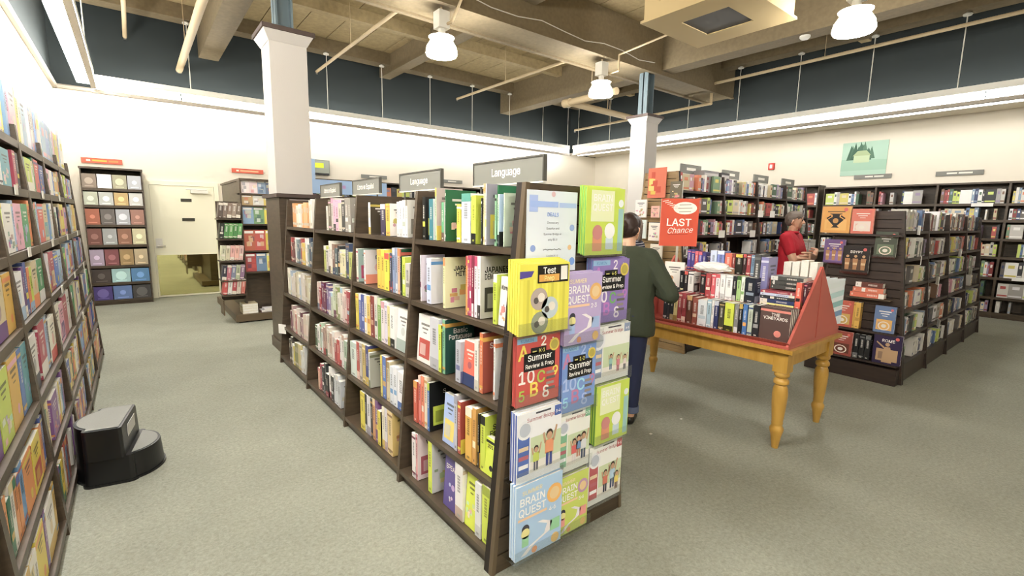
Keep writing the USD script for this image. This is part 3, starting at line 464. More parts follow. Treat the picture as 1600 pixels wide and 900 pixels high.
L3 = lambda cols: [('A', .14, .68, .2, cols[0]), ('2', .6, .84, .14, cols[1]), ('+', .82, .84, .13, cols[1]), ('1', .12, .33, .18, cols[1]), ('0', .32, .33, .18, cols[1]), ('C', .56, .3, .17, cols[2]), ('B', .4, .12, .2, cols[0]), ('5', .12, .08, .15, cols[2]), ('8', .68, .06, .17, cols[1]), ('9', .9, .34, .16, cols[0])]
def art_lime(mb, w, h):
    rect(mb, w, h, .12, .5, .72, .96, 'e8f0c0', 2); T(mb, 'BRAIN', w, h, .42, .8, .1, 'f8faf0', .52); T(mb, 'QUEST', w, h, .42, .66, .1, 'f8faf0', .52); rect(mb, w, h, .84, .05, .98, .7, '98c8c8', 2); disc(mb, w * .9, h * .78, w * .07, C('e8f0f4'), -.0014)
    disc(mb, w * .3, h * .34, w * .13, C('c87a78'), -.0014); rect(mb, w, h, .18, .06, .42, .28, 'd88a60', 3); disc(mb, w * .62, h * .36, w * .14, C('f4f6f8'), -.0014); rect(mb, w, h, .52, .08, .72, .26, 'c8dce8', 3)
y_ = YE - .062
workbook('workbook', 'front copy of lime green quiz workbook, top right of the slatted endcap', 1.585, 1.42, .262, .305, y_, 3, 'c4dc30', '6fae3a', art_lime)
workbook('workbook', 'front copy of bright yellow Test Prep workbook, upper left of the endcap', 1.19, 1.105, .277, .295, YE - .09, 5, 'e8e020', 'f0d010', art_test)
workbook('workbook', 'front copy of lavender quiz workbook, right of Test Prep', 1.462, 1.02, .236, .322, YE - .075, 3, 'b8a4d8', 'a090c8', art_quest('b8a4d8', '2·3', 'e8b058', '9ab8e8'))
workbook('workbook', 'front copy of purple Summer Review workbook, grade 4-5', 1.66, 1.09, .262, .305, YE - .05, 3, '8a70c0', '6a88c8', art_summer('4·5', L3(['c070c8', 'f0e8f4', '68b858'])))
workbook('workbook', 'front copy of red Summer Review workbook, grade K-1', 1.212, .785, .245, .303, YE - .055, 2, 'cc3226', 'a82820', art_summer('K·1', L3(['f0d838', 'f4f0ea', 'a8c838'])))
workbook('workbook', 'front copy of blue Summer Review workbook, grade 1-2', 1.472, .695, .222, .318, YE - .06, 2, '6a94dc', '3a5cb0', art_summer('1·2', L3(['c878a8', 'a8c0f0', '98d8f0'])))
workbook('workbook', 'front copy of white holiday workbook below the purple one, children waving', 1.678, .785, .285, .285, YE - .045, 3, 'eef0ee', 'd8d8d8', art_bridge('4·5', '8898b8', [(.7, .14, .28, 'd87888', 'a85a68'), (.88, .14, .26, 'e8d8d8', '5a5a68'), (.5, .2, .26, '98c8c0', '6a88a8')]))
workbook('workbook', 'front copy of white holiday workbook with blue spine, child in orange', 1.2, .452, .258, .312, YE - .08, 3, 'eceef4', '2c50a8', art_bridge('3·4', '3a62b8', [(.72, .12, .5, 'e8905a', '3a4a98'), (.42, .12, .34, 'c8d850', '5a5a6a')]), group=None)
workbook('workbook', 'front copy of white holiday workbook with green bar, child in stripes', 1.46, .398, .212, .295, YE - .06, 2, 'eef0ea', '58a878', art_bridge('2·3', '78b890', [(.8, .14, .42, 'd8dce0', '3a4a68'), (.5, .14, .36, 'd84a48', 'e0d8d8'), (.64, .2, .34, '5a88c0', 'b8785a')]))
workbook('workbook', 'front copy of lime green quiz workbook, right edge of the third row', 1.712, .47, .25, .305, YE - .06, 3, 'c4dc30', '6fae3a', art_lime)
workbook('workbook', 'front copy of white holiday workbook with red corner, lowest at the right', 1.69, .145, .25, .315, YE - .05, 2, 'f0f2f0', 'c8c8c8', art_bridge('5·6', 'b84a50', [(.72, .16, .42, 'b0d0e8', '4a5a80'), (.5, .14, .36, 'd86a4a', '3a3a50'), (.86, .1, .3, 'e8d050', '7a5a48')]))
workbook('workbook', 'front copy of light blue quiz workbook, lowest at the left', 1.188, .105, .27, .345, YE - .1, 3, 'a4c8ee', 'c8dcf0', art_quest('a4c8ee', '4·6', 'f0b048', '90d0a0'))
workbook('workbook', 'front copy of lime quiz workbook, bottom middle of the endcap', 1.455, .085, .212, .295, YE - .07, 2, 'c8d850', 'a8c040', art_quest('c8d850', '5·6', 'c090b8', 'e89088'))
t = thing('endcap_poster', 'pale blue paper poster with a summer workbook offer, pinned to the slatted endcap', 'poster', (1.29, YE - .006, 1.35), 0)
mb = MB(); mb.box((0, 0, 0), (.295, .004, .35), C('dce4ee'))
w, h = .295, .35
rect(mb, w, h, .04, .74, .2, .94, 'a8bcec', 2); rect(mb, w, h, .06, .8, .6, .87, 'a0b8ec', 3); rect(mb, w, h, .62, .8, .98, .86, 'b0c4ee', 3)
T(mb, 'DEALS', w, h, .5, .69, .045, '8aa8e4', .3); T(mb, 'Choose any', w, h, .5, .6, .026, '7a7a86', .36, False); T(mb, 'Question and', w, h, .5, .53, .026, '7a7a86', .46, False); T(mb, 'Summer Bridge or', w, h, .5, .46, .026, '7a7a86', .62, False); T(mb, 'only $10!', w, h, .5, .39, .026, '7a7a86', .32, False)
for i in range(8): mb.quad([(w * (.32 + .045 * i), -.001, h * (.27 + .012 * (i % 2))), (w * (.365 + .045 * i), -.001, h * (.282 - .012 * (i % 2))), (w * (.365 + .045 * i), -.001, h * (.29 - .012 * (i % 2))), (w * (.32 + .045 * i), -.001, h * (.278 + .012 * (i % 2)))], C('4a4a50'))
T(mb, 'Grades K-6', w, h, .5, .19, .026, '8a8a94', .36, False)
for u, v, r, c in ((.12, .3, .05, '8aa0d8'), (.08, .1, .05, '98b0e0'), (.9, .55, .05, '98aee0'), (.92, .12, .06, '7aa0e0'), (.86, .3, .04, 'e0b890'), (.5, .96, .04, 'd8b8c0')): disc(mb, w * u, h * v, w * r, C(c), -.0012)
mb.build('sheet', M['matte'], t)

# ---------------------------------------------------------------- signs over the central bookcase
def aisle_sign(y0, y1, label, words):
    t = thing('aisle_sign', label, 'sign', (1.58, y0, 1.762), 90); L = y1 - y0; h = .118
    MB().box((0, -.008, 0), (L, .008, h)).build('panel', M['signgrey'], t)
    f = MB(); e = .008
    f.box((-e, -.012, -e), (L + e, .012, 0)); f.build('frame_bottom', M['rail'], t)
    f = MB(); f.box((-e, -.012, h), (L + e, .012, h + e)).box((-e, -.012, 0), (0, .012, h)).box((L, -.012, 0), (L + e, .012, h)); f.build('frame', M['signframe'], t)
    mb = MB()
    for s in (1, -1): put_text(mb, words, (L * .5, s * .0086, h * .36), (-s, 0, 0), (0, 0, 1), .04, C('f2f0ea'), L * .62, True)
    mb.build('lettering', M['matte'], t)
    for x in (.06, L - .06): MB().tube((x, 0, -.09), (x, 0, -e), .006, n=8).build('post', M['signframe'], t)
aisle_sign(1.77, 2.365, 'largest grey Language sign, over the bay by the slatted endcap', 'Language')
aisle_sign(2.755, 3.35, 'smaller grey Language sign, over the second bay', 'Language')
aisle_sign(3.735, 4.32, 'grey Libros en Español sign over the third bay', 'Libros en Español')
aisle_sign(4.67, 5.26, 'smallest grey sign over the fourth bay, in front of the blue banner', 'Libros en Español')
t = thing('round_sign', 'round pink sign peeping over the top of the slatted endcap', 'sign', (1.62, 1.95, 1.74), -50)
m_ = trimesh.creation.cylinder(.06, .008, sections=28); m_.apply_transform(trimesh.transformations.rotation_matrix(np.pi / 2, [1, 0, 0])); m_.apply_translation((0, 0, .06))
MB().tm(m_).build('disc', plain('pink_card', C('e0948a'), .7), t); MB().box((-.006, -.003, -.07), (.006, .003, .03)).build('stem', M['chrome'], t)

# ---------------------------------------------------------------- bargain table
TB = thing('display_table', 'honey pine table with turned legs in the middle of the floor', 'table', (0, 0, 0))
TX0, TX1, TY0, TY1, TZ = 3.39, 4.30, 1.27, 3.0, .735
mb = MB(); mb.box((TX0, TY0, TZ - .028), (TX1, TY1, TZ)); mb.build('table_top', M['honey'], TB)
for a, b in (((TX0 + .05, TY0 + .05, .6), (TX0 + .075, TY1 - .05, TZ - .028)), ((TX1 - .075, TY0 + .05, .6), (TX1 - .05, TY1 - .05, TZ - .028)), ((TX0 + .05, TY0 + .05, .6), (TX1 - .05, TY0 + .075, TZ - .028)), ((TX0 + .05, TY1 - .075, .6), (TX1 - .05, TY1 - .05, TZ - .028))):
    MB().box(a, b).build('apron', M['honey'], TB)
prof = [(0, 0), (.022, 0), (.024, .02), (.032, .075), (.036, .10), (.044, .125), (.046, .145), (.036, .165), (.034, .175), (.038, .185), (.036, .2), (.040, .24), (.048, .34), (.05, .40), (.046, .44), (.036, .465), (.048, .475), (.05, .49), (.046, .505), (.034, .515), (.048, .53), (.05, .545), (.044, .56), (0, .56)]
for x in (TX0 + .085, TX1 - .085):
    for y in (TY0 + .085, TY1 - .085):
        lg = MB().lathe(prof, at=(x, y, 0), n=24).build('leg', M['honey'], TB, smooth=40)
        MB().box((x - .048, y - .048, .56), (x + .048, y + .048, TZ - .028)).build('leg_block', M['honey'], lg)
TR = thing('display_tray', 'red stepped display stand with pointed end panels on the pine table', 'display stand', (0, 0, 0))
SX, AX, EX, SY0, SY1 = 3.42, 3.845, 4.275, 1.30, 2.5
MB().box((SX - .02, SY0, TZ + .001), (EX + .02, SY1, TZ + .022)).build('base_board', M['red'], TR)
for y, n in ((SY0, 1), (SY1 - .018, -1)):
    for k in (0, 1):
        pts = [(SX - .03, TZ + .02), (AX - .009, TZ + .02), (AX - .009, 1.277)] if k == 0 else [(AX + .009, TZ + .02), (EX + .03, TZ + .02), (AX + .009, 1.277)]
        MB().poly(pts, 1, y, y + .018).build('end_panel', M['red'], TR)
MB().box((AX - .016, SY0 + .0185, TZ + .03), (AX + .016, SY0 + .024, 1.2)).build('joint_strip', M['black'], TR)  # black strip stands in for the shade in the gap between panels
for s in (-1, 1):
    X = lambda u: AX + s * u
    for (u0, u1, z) in ((.235, .43, .002 + .763), (.095, .24, .978), (0.0, .1, 1.168)):
        a, b = sorted((X(u0), X(u1))); MB().box((a, SY0 + .02, z - .014), (b, SY1 - .02, z)).build('step', M['red'], TR)
    for (u, z0, z1) in ((.238, .765, .966), (.098, .978, 1.156)):
        a, b = sorted((X(u), X(u - .012))); MB().box((a, SY0 + .02, z0), (b, SY1 - .02, z1)).build('riser', M['red'], TR)
    a = X(.42); b = X(.455); MB().hexa([(min(a, a + s * .01), SY0, TZ + .022), (max(a, a + s * .01), SY0, TZ + .022), (max(a, a + s * .01), SY1, TZ + .022), (min(a, a + s * .01), SY1, TZ + .022), (min(b, b + s * .01), SY0, TZ + .05), (max(b, b + s * .01), SY0, TZ + .05), (max(b, b + s * .01), SY1, TZ + .05), (min(b, b + s * .01), SY1, TZ + .05)]).build('front_lip', M['red'], TR)
TROWS = {"1":[[2.282,0.033,0.273,"2a3038","c0c0c0"],[2.254,0.026,0.267,"3a3a40","d0c060"],[2.22,0.032,0.25,"303438","b0a070"],[2.184,0.034,0.235,"d8c888","a08030"],[2.146,0.036,0.246,"a03038","e0c0b0"],[2.109,0.035,0.245,"a82c38","f0d0c0"],[2.055,0.047,0.231,"6a3828","d0a060"],[2.008,0.042,0.224,"9a4a38","e0c0a0"],[1.93,0.074,0.211,"e4e8ec","c0d0d8"],[1.894,0.032,0.223,"a8c8d8","e8eef0"],[1.87,0.02,0.222,"f0eeea","d0d0d0"],[1.835,0.033,0.22,"2a3468","c8ccd8"],[1.789,0.04,0.218,"4a4634","b89858"],[1.717,0.068,0.219,"d4e020","303018"],[1.681,0.029,0.221,"8a8a88","d8d8d8"],[1.652,0.025,0.226,"222428","c0a040"],[1.616,0.032,0.227,"2a6ab0","e09828"],[1.577,0.033,0.227,"b8c4b0","3a5080"],[1.529,0.045,0.233,"26282c","a0a0a0"]],"2":[[2.254,0.039,0.188,"1c1c20","d8d0a0"],[2.218,0.032,0.189,"2a2428","d04030"],[2.164,0.049,0.184,"e8e4e0","303030"],[2.06,0.043,0.187,"2a2426","b83030"],[2.01,0.046,0.188,"b02830","f0e0d0"],[1.972,0.033,0.193,"d84050","f0e8e0"],[1.936,0.033,0.193,"f4e8ea","d84050"],[1.892,0.04,0.192,"f2f0ee","c8c8c8"],[1.833,0.055,0.193,"f4f2f0","d0d0d0"],[1.802,0.027,0.188,"2c2c30","c0c0c0"],[1.768,0.03,0.195,"a8d080","3a5a30"],[1.738,0.026,0.191,"e8f0e0","80b060"],[1.657,0.077,0.19,"1e2430","8a98a8"]],"3":[[2.056,0.056,0.178,"c8d4ec","5870b0"],[1.993,0.058,0.178,"7888d0","e0e4f4"],[1.928,0.057,0.163,"d85838","f0d0a0"],[1.9,0.024,0.163,"8a3028","e0b080"],[1.841,0.055,0.161,"26241c","d8c030"],[1.81,0.027,0.165,"3a2020","c03838"],[1.776,0.03,0.163,"a83038","e8d0c0"],[1.742,0.03,0.162,"7898b8","e4e8ec"]]}
for n_, x, z, dd, nm in (('1', 3.445, .766, .13, 'front'), ('2', 3.622, .979, .11, 'middle'), ('3', 3.765, 1.169, .1, 'top')):
    for j, (y0, t, h, sp, ac) in enumerate(TROWS[n_]):
        book('hardback', f'{SIZE(t)} {colour(sp)} hardback, {ORD[j]} from the far end, {nm} row of the red stand', (x, y0, z), 0, dd, t - .001, h, sp, sp, ac, '', 3000 + int(n_) * 50 + j, hard=True)
book('hardback', 'brown face-out book titled The Vineyards at the near end of the front row', (3.45, 1.527, .767), -90, .2, .026, .235, '5a443f', '5a443f', 'd87868', 'THE VINEYARDS', 3301, hard=True, style='plain')
for k in range(4):
    book('hardback', f'copy {ORD[k]} behind the brown Vineyards book, pale edge showing', (3.478 + .0 * k, 1.325 + .001, .767), 0, .022, .001 + .0, .2, 'e0dcd8', 'e0dcd8', 'b0a8a0', '', 3310) if False else None
    book('hardback', f'brown Vineyards copy, {ORD[k]} in the stack behind the face-out one', (3.477 + .028 * k, 1.527, .767), -90, .2, .026, .234 - .002 * k, '5a443f', '5a443f', 'd87868', '', 3320 + k, hard=True, style='plain')
book('hardback', 'tall charcoal book at the near end of the top row', (3.70, 1.672, .99), 0, .15, .045, .355, '4a4c4e', '4a4c4e', '6a6c6e', '', 3401, hard=True)
book('hardback', 'tall lilac-blue book next to the charcoal one', (3.70, 1.612, .99), 0, .15, .055, .335, '7a78b0', '8a88bc', 'c8c8e0', '', 3402, hard=True)
for k in range(3):
    book('hardback', f'charcoal paperback lying in the pile by the red end, {("lowest", "middle", "topmost")[k]}', (3.70, 1.585, 1.1 + .032 * k), 0, .15, .03, .22, '484a48', '50524e', 'd8d8d4', '', 3410 + k, flat=True)
stk = [('f0e888', 'pale yellow', .02), ('2a3a6a', 'navy', .028), ('30343a', 'black', .022), ('c8d0e8', 'pale blue', .018), ('a83848', 'crimson', .016)]; z = .98
for c, nme, t in stk:
    book('hardback', f'{nme} hardback lying flat in the pile beside the orange upright book', (3.63, 1.62, z), 0, .12, t, .235, c, c, 'e0d8c8', '', 3420 + int(z * 1000), hard=True, flat=True); z += t + .0015
book('hardback', 'orange spine upright at the near end, inside the red end panel', (3.63, 1.345, .98), 0, .12, .035, .19, 'd84a28', 'b83828', '2a1a1a', '', 3431, hard=True)
book('hardback', 'dark plum book behind the orange spine at the near end', (3.66, 1.322, .98), 0, .1, .02, .19, '4a2030', '5a2838', 'c86a78', '', 3432, hard=True)
for k, (c, y, h) in enumerate((('ece6d8', 1.46, .14), ('e8e4dc', 1.52, .125), ('f0ece0', 1.58, .12), ('dcd8d4', 1.40, .13))):
    book('hardback', f'cream book {ORD[k]} along the far side of the top step', (3.985, y, 1.17), 180, .1, .05, h, c, c, 'd8c8a0', '', 3440 + k)
def stripes(mb, w, h):
    for i in range(4): mb.quad([(0, -.0006, h * (.1 + .22 * i)), (w, -.0006, h * (.2 + .22 * i)), (w, -.0006, h * (.32 + .22 * i)), (0, -.0006, h * (.22 + .22 * i))], C(('6a94c0', '8ac0c4', 'b8dce0', 'e0ecf0')[i]))
for k in range(3):
    t = thing('activity_book', ('pale striped activity book leaning outside the red end panel', 'second striped activity book behind the leaning one', 'third striped activity book on the far side of the stand')[k], 'book', (4.36 + .016 * k, 1.31 + .06 * k, .80), -12 + 3 * k)
    mb = MB(); mb.box((-.24, 0, 0), (0, .0015, .36), C('e4eef4')).box((-.24, .0115, 0), (0, .013, .36), C('e4eef4')).box((-.24, .0015, 0), (-.238, .0115, .36), C('c8d8e0'))
    q = MB(); stripes(q, .24, .36); v = np.vstack(q.v); v[:, 0] -= .24; mb.add(v, np.vstack(q.f), np.vstack(q.c)); mb.build('cover', M['print'], t); MB().box((-.238, .0015, .001), (-.002, .0115, .359)).build('pages', M['paper'], t)
book('hardback', 'white face-out book propped at the far end of the red stand', (3.66, 2.47, .99), -75, .17, .02, .24, 'f0ece4', 'f2ece2', 'e09070', '', 3501, style='dots')
for k, (c, nme) in enumerate((('4a3a98', 'violet'), ('3a3488', 'indigo'), ('c83a48', 'red'), ('584aa8', 'pale violet'), ('35307a', 'dark indigo'))):
    book('hardback', f'{nme} book in the far group of the top row', (3.78, 2.3 - .035 * k, 1.17), 0, .1, .03, .17 - .005 * k, c, c, 'd85868', '', 3510 + k, hard=True)
# crumpled white plastic bag on the middle row
ico = trimesh.creation.icosphere(4, 1.0); v = np.array(ico.vertices); r_ = 0.65 + .55 * meshkit.fbm(v * 2.6 + 7, 4, 3); v = v * r_[:, None] * [.07, .17, .045]
solid('plastic_bag', MB().add(v + [3.70, 2.05, 1.215], ico.faces), plain('white_plastic_film', C('f0eeea'), .3), 'crumpled white plastic bag lying on the middle row of books', 'plastic bag', smooth=25)
t = thing('sale_sign', 'red Last Chance sale sign with a white speech bubble standing on the table', 'sign', (3.83, 2.47, 1.36), -48)
mb = MB(); w, h = .325, .42; mb.box((-w / 2, 0, 0), (w / 2, .006, h), C('d2573f')); mb.box((-w / 2, -.001, 0), (-w / 2 + .004, .007, h), C('e8a090'))
e = -.0008
put_text(mb, 'LAST', (0, e, h * .43), (1, 0, 0), (0, 0, 1), .062, C('f6f0e8'), w * .82, True); put_text(mb, 'Chance', (.01, e, h * .28), (1, 0, .06), (.25, 0, 1), .05, C('f6f0e8'), w * .66, False)
mb.quad([(-.09, e, h * .235), (.08, e, h * .25), (.08, e, h * .257), (-.09, e, h * .243)], C('8a1e16'))
a_ = np.linspace(0, 2 * np.pi, 25)[:-1]; mb.add([(.045, e, h * .8)] + [(.045 + .1 * math.cos(q), e, h * .8 + .055 * math.sin(q)) for q in a_], [[0, i, i % 24 + 1] for i in range(1, 25)], C('f4f0e6'))
for i, (u, l) in enumerate(((.03, .1), (.0, .12), (-.03, .1))): mb.quad([(.045 - l / 2, e * 2, h * .8 + u - .006), (.045 + l / 2, e * 2, h * .8 + u - .002), (.045 + l / 2, e * 2, h * .8 + u + .006), (.045 - l / 2, e * 2, h * .8 + u + .002)], C('b8b0a4'))
for i in range(6): mb.quad([(-.15 + .02 * i, e, h * (.93 - .03 * i)), (-.1 + .02 * i, e, h * (.95 - .03 * i)), (-.1 + .02 * i, e, h * (.97 - .03 * i)), (-.15 + .02 * i, e, h * (.945 - .03 * i))], C('f0d8c8'))
mb.build('board', M['matte'], t); MB().box((-.01, .007, -.185), (.01, .013, .2)).build('stem', M['chrome'], t); MB().box((-.05, -.03, -.19), (.05, .05, -.184)).build('foot', M['chrome'], t)
solid('grey_box', MB().box((3.52, 2.56, TZ + .002), (3.85, 2.85, .98)).box((3.54, 2.58, .98), (3.83, 2.83, .985)), plain('pale_teal_card', C('9ab4ac'), .6), 'pale teal box at the far end of the table beside the woman', 'box')

# ---------------------------------------------------------------- end shelves of the bookcase beyond the table
for z, y0, y1 in ((1.49, 1.36, 2.06), (.515, 1.2, 2.04), (1.245, 1.33, 2.0), (.2, 1.17, 2.07)):
    q = 5.92 - .022
    MB().box((q - .1, y0, z - .018), (q, y1, z)).build('end_shelf', M['shelf'], '/World/bookcase_001') if False else None
E2 = stage.GetPrimAtPath('/World/bookcase_001')
for z, a, b in ((1.487, -.31, .31), (.512, -.37, .37), (.205, -.40, .40)):
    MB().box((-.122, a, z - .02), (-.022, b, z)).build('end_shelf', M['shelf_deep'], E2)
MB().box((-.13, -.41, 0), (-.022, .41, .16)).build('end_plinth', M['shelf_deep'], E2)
def face(label, y, z, w, h, cover, accent, title, seed, th=.03, shape=None, x=5.83, lean=0):
    """A hardback with its front towards -X; y is its left edge as one faces it."""
    o = book('hardback', label, (x, y, z), -90, w, th, h, cover, cover, accent, title, seed, hard=True, style='plain' if shape is None else 'panel', lean=lean)
    mb = MB(); e = -.0016
    st_ = MB(); disc(st_, w * .82, h * .88, w * .07, C('d8504a'), e); st_.build('sticker', M['print'], o)
    if shape == 'urn':
        k = C('1c1410'); mb.add([(w * u, e, h * v) for u, v in ((.36, .2), (.64, .2), (.56, .27), (.78, .5), (.62, .6), (.62, .68), (.72, .72), (.28, .72), (.38, .68), (.38, .6), (.22, .5), (.44, .27))], [[0, 1, 2], [0, 2, 11], [11, 2, 3], [11, 3, 10], [10, 3, 4], [10, 4, 9], [9, 4, 5], [9, 5, 8], [8, 5, 6], [8, 6, 7]], k)
        disc(mb, w * .5, h * .46, w * .1, C('c88a30'), e * 1.2)
        for s in (-1, 1): mb.quad([(w * (.5 + s * .16), e, h * .62), (w * (.5 + s * .3), e, h * .52), (w * (.5 + s * .33), e, h * .56), (w * (.5 + s * .18), e, h * .67)], k)
    elif shape == 'oval':
        for r, c in ((.24, 'e8d8c8'), (.19, accent), (.1, 'e8e0d4')): 
            a = np.linspace(0, 2 * np.pi, 21)[:-1]; mb.add([(w * .5, e * (2 - r), h * .26)] + [(w * .5 + w * r * 1.2 * math.cos(q), e * (2 - r), h * .26 + h * r * .7 * math.sin(q)) for q in a], [[0, i, i % 20 + 1] for i in range(1, 21)], C(c))
    elif shape == 'figures':
        for u in (.2, .5, .8): 
            disc(mb, w * u, h * .62, w * .06, C('c89a68'), e); mb.quad([(w * (u - .07), e, h * .12), (w * (u + .07), e, h * .12), (w * (u + .1), e, h * .54), (w * (u - .1), e, h * .54)], C('b07a48')); mb.quad([(w * (u - .08), e * 1.3, h * .3), (w * (u + .08), e * 1.3, h * .3), (w * (u + .08), e * 1.3, h * .38), (w * (u - .08), e * 1.3, h * .38)], C('d8b888'))
    elif shape == 'statue':
        k = C('b8946a'); disc(mb, w * .5, h * .66, w * .08, k, e)
        mb.add([(w * u, e, h * v) for u, v in ((.34, .05), (.7, .05), (.66, .4), (.6, .58), (.42, .58), (.36, .4))], [[0, 1, 2], [0, 2, 5], [5, 2, 3], [5, 3, 4]], k); mb.quad([(w * .4, e, h * .5), (w * .42, e, h * .56), (w * .12, e, h * .74), (w * .1, e, h * .7)], k)
    if mb.v: mb.build('cover_print', M['print'], o)
    return o
face('mustard orange hardback with a black urn, top end shelf', 2.03, 1.489, .265, .275, 'e09a28', 'e8b050', '', 4001, .03, 'urn', 5.81)
face('salmon hardback with a white sketch beside the urn book', 1.755, 1.489, .19, .25, 'd8644a', 'e8d8d0', '', 4002, .03, 'oval', 5.81)
face('purple hardback below the urn book', 1.985, 1.17, .19, .25, '6a4a88', '8a6aa8', '', 4003, .03, 'figures', 5.84)
face('black hardback titled Egypt with three golden figures', 1.805, 1.085, .235, .275, '26201e', '5a4030', 'EGYPT', 4004, .03, 'figures', 5.835)
face('dark olive hardback with an oval medallion', 1.54, 1.265, .178, .25, '4a5244', '6a7a60', '', 4005, .03, 'oval', 5.84)
for n, (y, z, w_) in enumerate(((1.985, 1.165, .19), (1.805, 1.08, .235), (1.54, 1.26, .178))):
    t = thing('acrylic_holder', ('clear ledge under the purple hardback', 'clear ledge under the black Egypt hardback', 'clear ledge under the dark olive hardback')[n], 'holder', (5.8, y, z)); MB().box((.0, -w_ - .005, -.006), (.1, .005, -.001)).box((.0, -w_ - .005, -.006), (.004, .005, .02)).build('tray', M['acrylic'], t)
face('red hardback with a gold crest, middle of the lower end shelf', 1.83, .514, .185, .275, 'b8482c', 'c8a040', '', 4006, .03, 'oval', 5.81)
for k in range(2): book('hardback', ('mustard spine beside the red crest hardback', 'yellow spine second from the red crest hardback')[k], (5.82, 1.632 - .047 * k, .514), 0, .07, .045, .27, 'd8a830', 'd8a830', 'b88820', '', 4010 + k, hard=True)
face('slate blue hardback with a yellow oval, right of the lower end shelf', 1.46, .516, .17, .265, '5a74a0', 'e0a848', '', 4007, .03, 'oval', 5.81)
face('dark red hardback on the bottom end shelf', 1.82, .207, .2, .255, '9a3a28', '6a3020', '', 4008, .03, 'oval', 5.81)
for k in range(3): book('hardback', f'black hardback spine {ORD[k]} from the dark red book, bottom end shelf', (5.82, 1.565 - .05 * k, .207), 0, .07, .045, .25, '1c1c1e', '1c1c1e', '6a6a6a', '', 4020 + k, hard=True)
face('dark purple hardback titled Rome with a statue', 1.435, .207, .23, .3, '2a1c44', 'b8946a', 'ROME', 4009, .03, 'statue', 5.80)
t = thing('book_ledge', 'small dark ledge carrying a flat pile of orange books on the end panel', 'ledge', (5.8, 1.3, .845)); MB().box((0, .05, -.015), (.1, .42, 0)).build('board', M['shelf'], t)
for k, (c, nme) in enumerate((('d8603a', 'lowest orange'), ('d86a44', 'middle orange'), ('6a3428', 'topmost brown'))):
    book('hardback', f'{nme} hardback of the flat pile on the end panel', (5.8, 1.69 - .02 * k, .848 + .052 * k), 0, .09, .05, .29 - .03 * k, c, c, 'f0e8e0', '', 4030 + k, hard=True, flat=True)
book('hardback', 'pale book lying on the small ledge above the red crest hardback', (5.815, 1.83, .83), -90, .3, .08, .012, 'b8b098', 'b8b098', 'a09880', '', 4040) if False else None

# ---------------------------------------------------------------- door, fittings and wall signs
dr = UsdGeom.Xform.Define(stage, '/World/door_1').GetPrim(); tag(dr, 'cream door with a tinted mirror across its lower half and two small dark plates', kind='structure')
DX0, DX1, DZ = .27, 1.27, 2.07
for a, b in (((DX0 - .075, YB - .05, 0), (DX0, YB, DZ + .075)), ((DX1, YB - .05, 0), (DX1 + .075, YB, DZ + .075)), ((DX0, YB - .05, DZ), (DX1, YB, DZ + .075))):
    MB().box(a, b).build('door_frame', M['doorpaint'], dr)
MB().box((DX0 + .004, YB - .04, .008), (DX1 - .004, YB - .002, DZ - .004)).build('door_leaf', M['doorpaint'], dr)
MB().box((DX0 + .03, YB - .046, .04), (DX1 - .02, YB - .041, .79)).build('mirror_panel', M['mirror'], dr)
MB().box((DX0 + .62, YB - .11, DZ - .13), (DX0 + .9, YB - .04, DZ - .07)).build('door_closer', M['rail'], dr); MB().tube((DX0 + .55, YB - .09, DZ - .06), (DX0 + .88, YB - .09, DZ - .06), .009).build('closer_arm', M['rail'], dr)
for z, w in ((1.78, .17), (1.42, .2)): MB().box((DX0 + .46, YB - .046, z), (DX0 + .46 + w, YB - .041, z + .055)).build('plate', plain('dark_plate_%d' % int(z * 100), C('3a3628'), .5), dr)
hd = MB().box((DX0 + .03, YB - .048, .92), (DX0 + .13, YB - .04, 1.1)).build('lock_plate', M['rail'], dr); MB().tube((DX0 + .05, YB - .085, .96), (DX0 + .17, YB - .085, .96), .012).tube((DX0 + .06, YB - .085, .96), (DX0 + .06, YB - .045, .96), .012).build('handle', M['chrome'], hd)
def wall_strip(label, loc, rotz, w, h, face, bars, name='section_sign', words=None):
    t = thing(name, label, 'sign', loc, rotz)
    MB().box((0, -.02, 0), (w, 0, h)).build('panel', face, t); mb = MB()
    if words: put_text(mb, words, (w * .5, -.021, h * .3), (1, 0, 0), (0, 0, 1), h * .42, C('f2eee4'), w * .7, True)
    else:
        for u0, u1, c in bars: mb.quad([(w * u0, -.021, h * .34), (w * u1, -.021, h * .34), (w * u1, -.021, h * .68), (w * u0, -.021, h * .68)], C(c))
    mb.build('lettering', M['matte'], t)
M['signred'] = plain('red_sign_face', C('d2604a'), .6)
wall_strip('red and orange section sign over the notebook case left of the door', (-.61, YB - .005, 2.385), 0, .54, .085, M['signred'], [(.12, .22, 'f6e8d0'), (.26, .62, 'f0b050'), (.66, .9, 'e89058')])
wall_strip('red section sign over the magazine rack right of the door', (1.6, YB - .005, 2.375), 0, .56, .085, M['signred'], [(.14, .22, 'f6e8d0'), (.26, .84, 'eeb088')])
wall_strip('grey section sign under the mint poster on the right wall', (XR - .005, 3.68, 2.52), -90, .64, .085, M['signdark'], [(.3, .52, 'e0dcd0'), (.55, .8, 'e0dcd0')])
wall_strip('grey section sign farthest right on the right wall', (XR - .005, 2.36, 2.51), -90, .66, .085, M['signdark'], [(.24, .46, 'e8e4d8'), (.49, .78, 'e8e4d8')])
wall_strip('grey section sign on the back wall behind the second Language sign', (4.2, YB - .005, 2.44), 0, .62, .08, M['signgrey'], [(.3, .7, 'd8d4c8')])
wall_strip('grey section sign on the back wall near the largest Language sign', (6.3, YB - .005, 2.46), 0, .62, .08, M['signgrey'], [(.3, .7, 'd8d4c8')])
wall_strip('grey section sign on the back wall beside the white square column', (10.3, YB - .005, 2.5), 0, .62, .09, M['signgrey'], [(.2, .8, 'e8e4d8')])
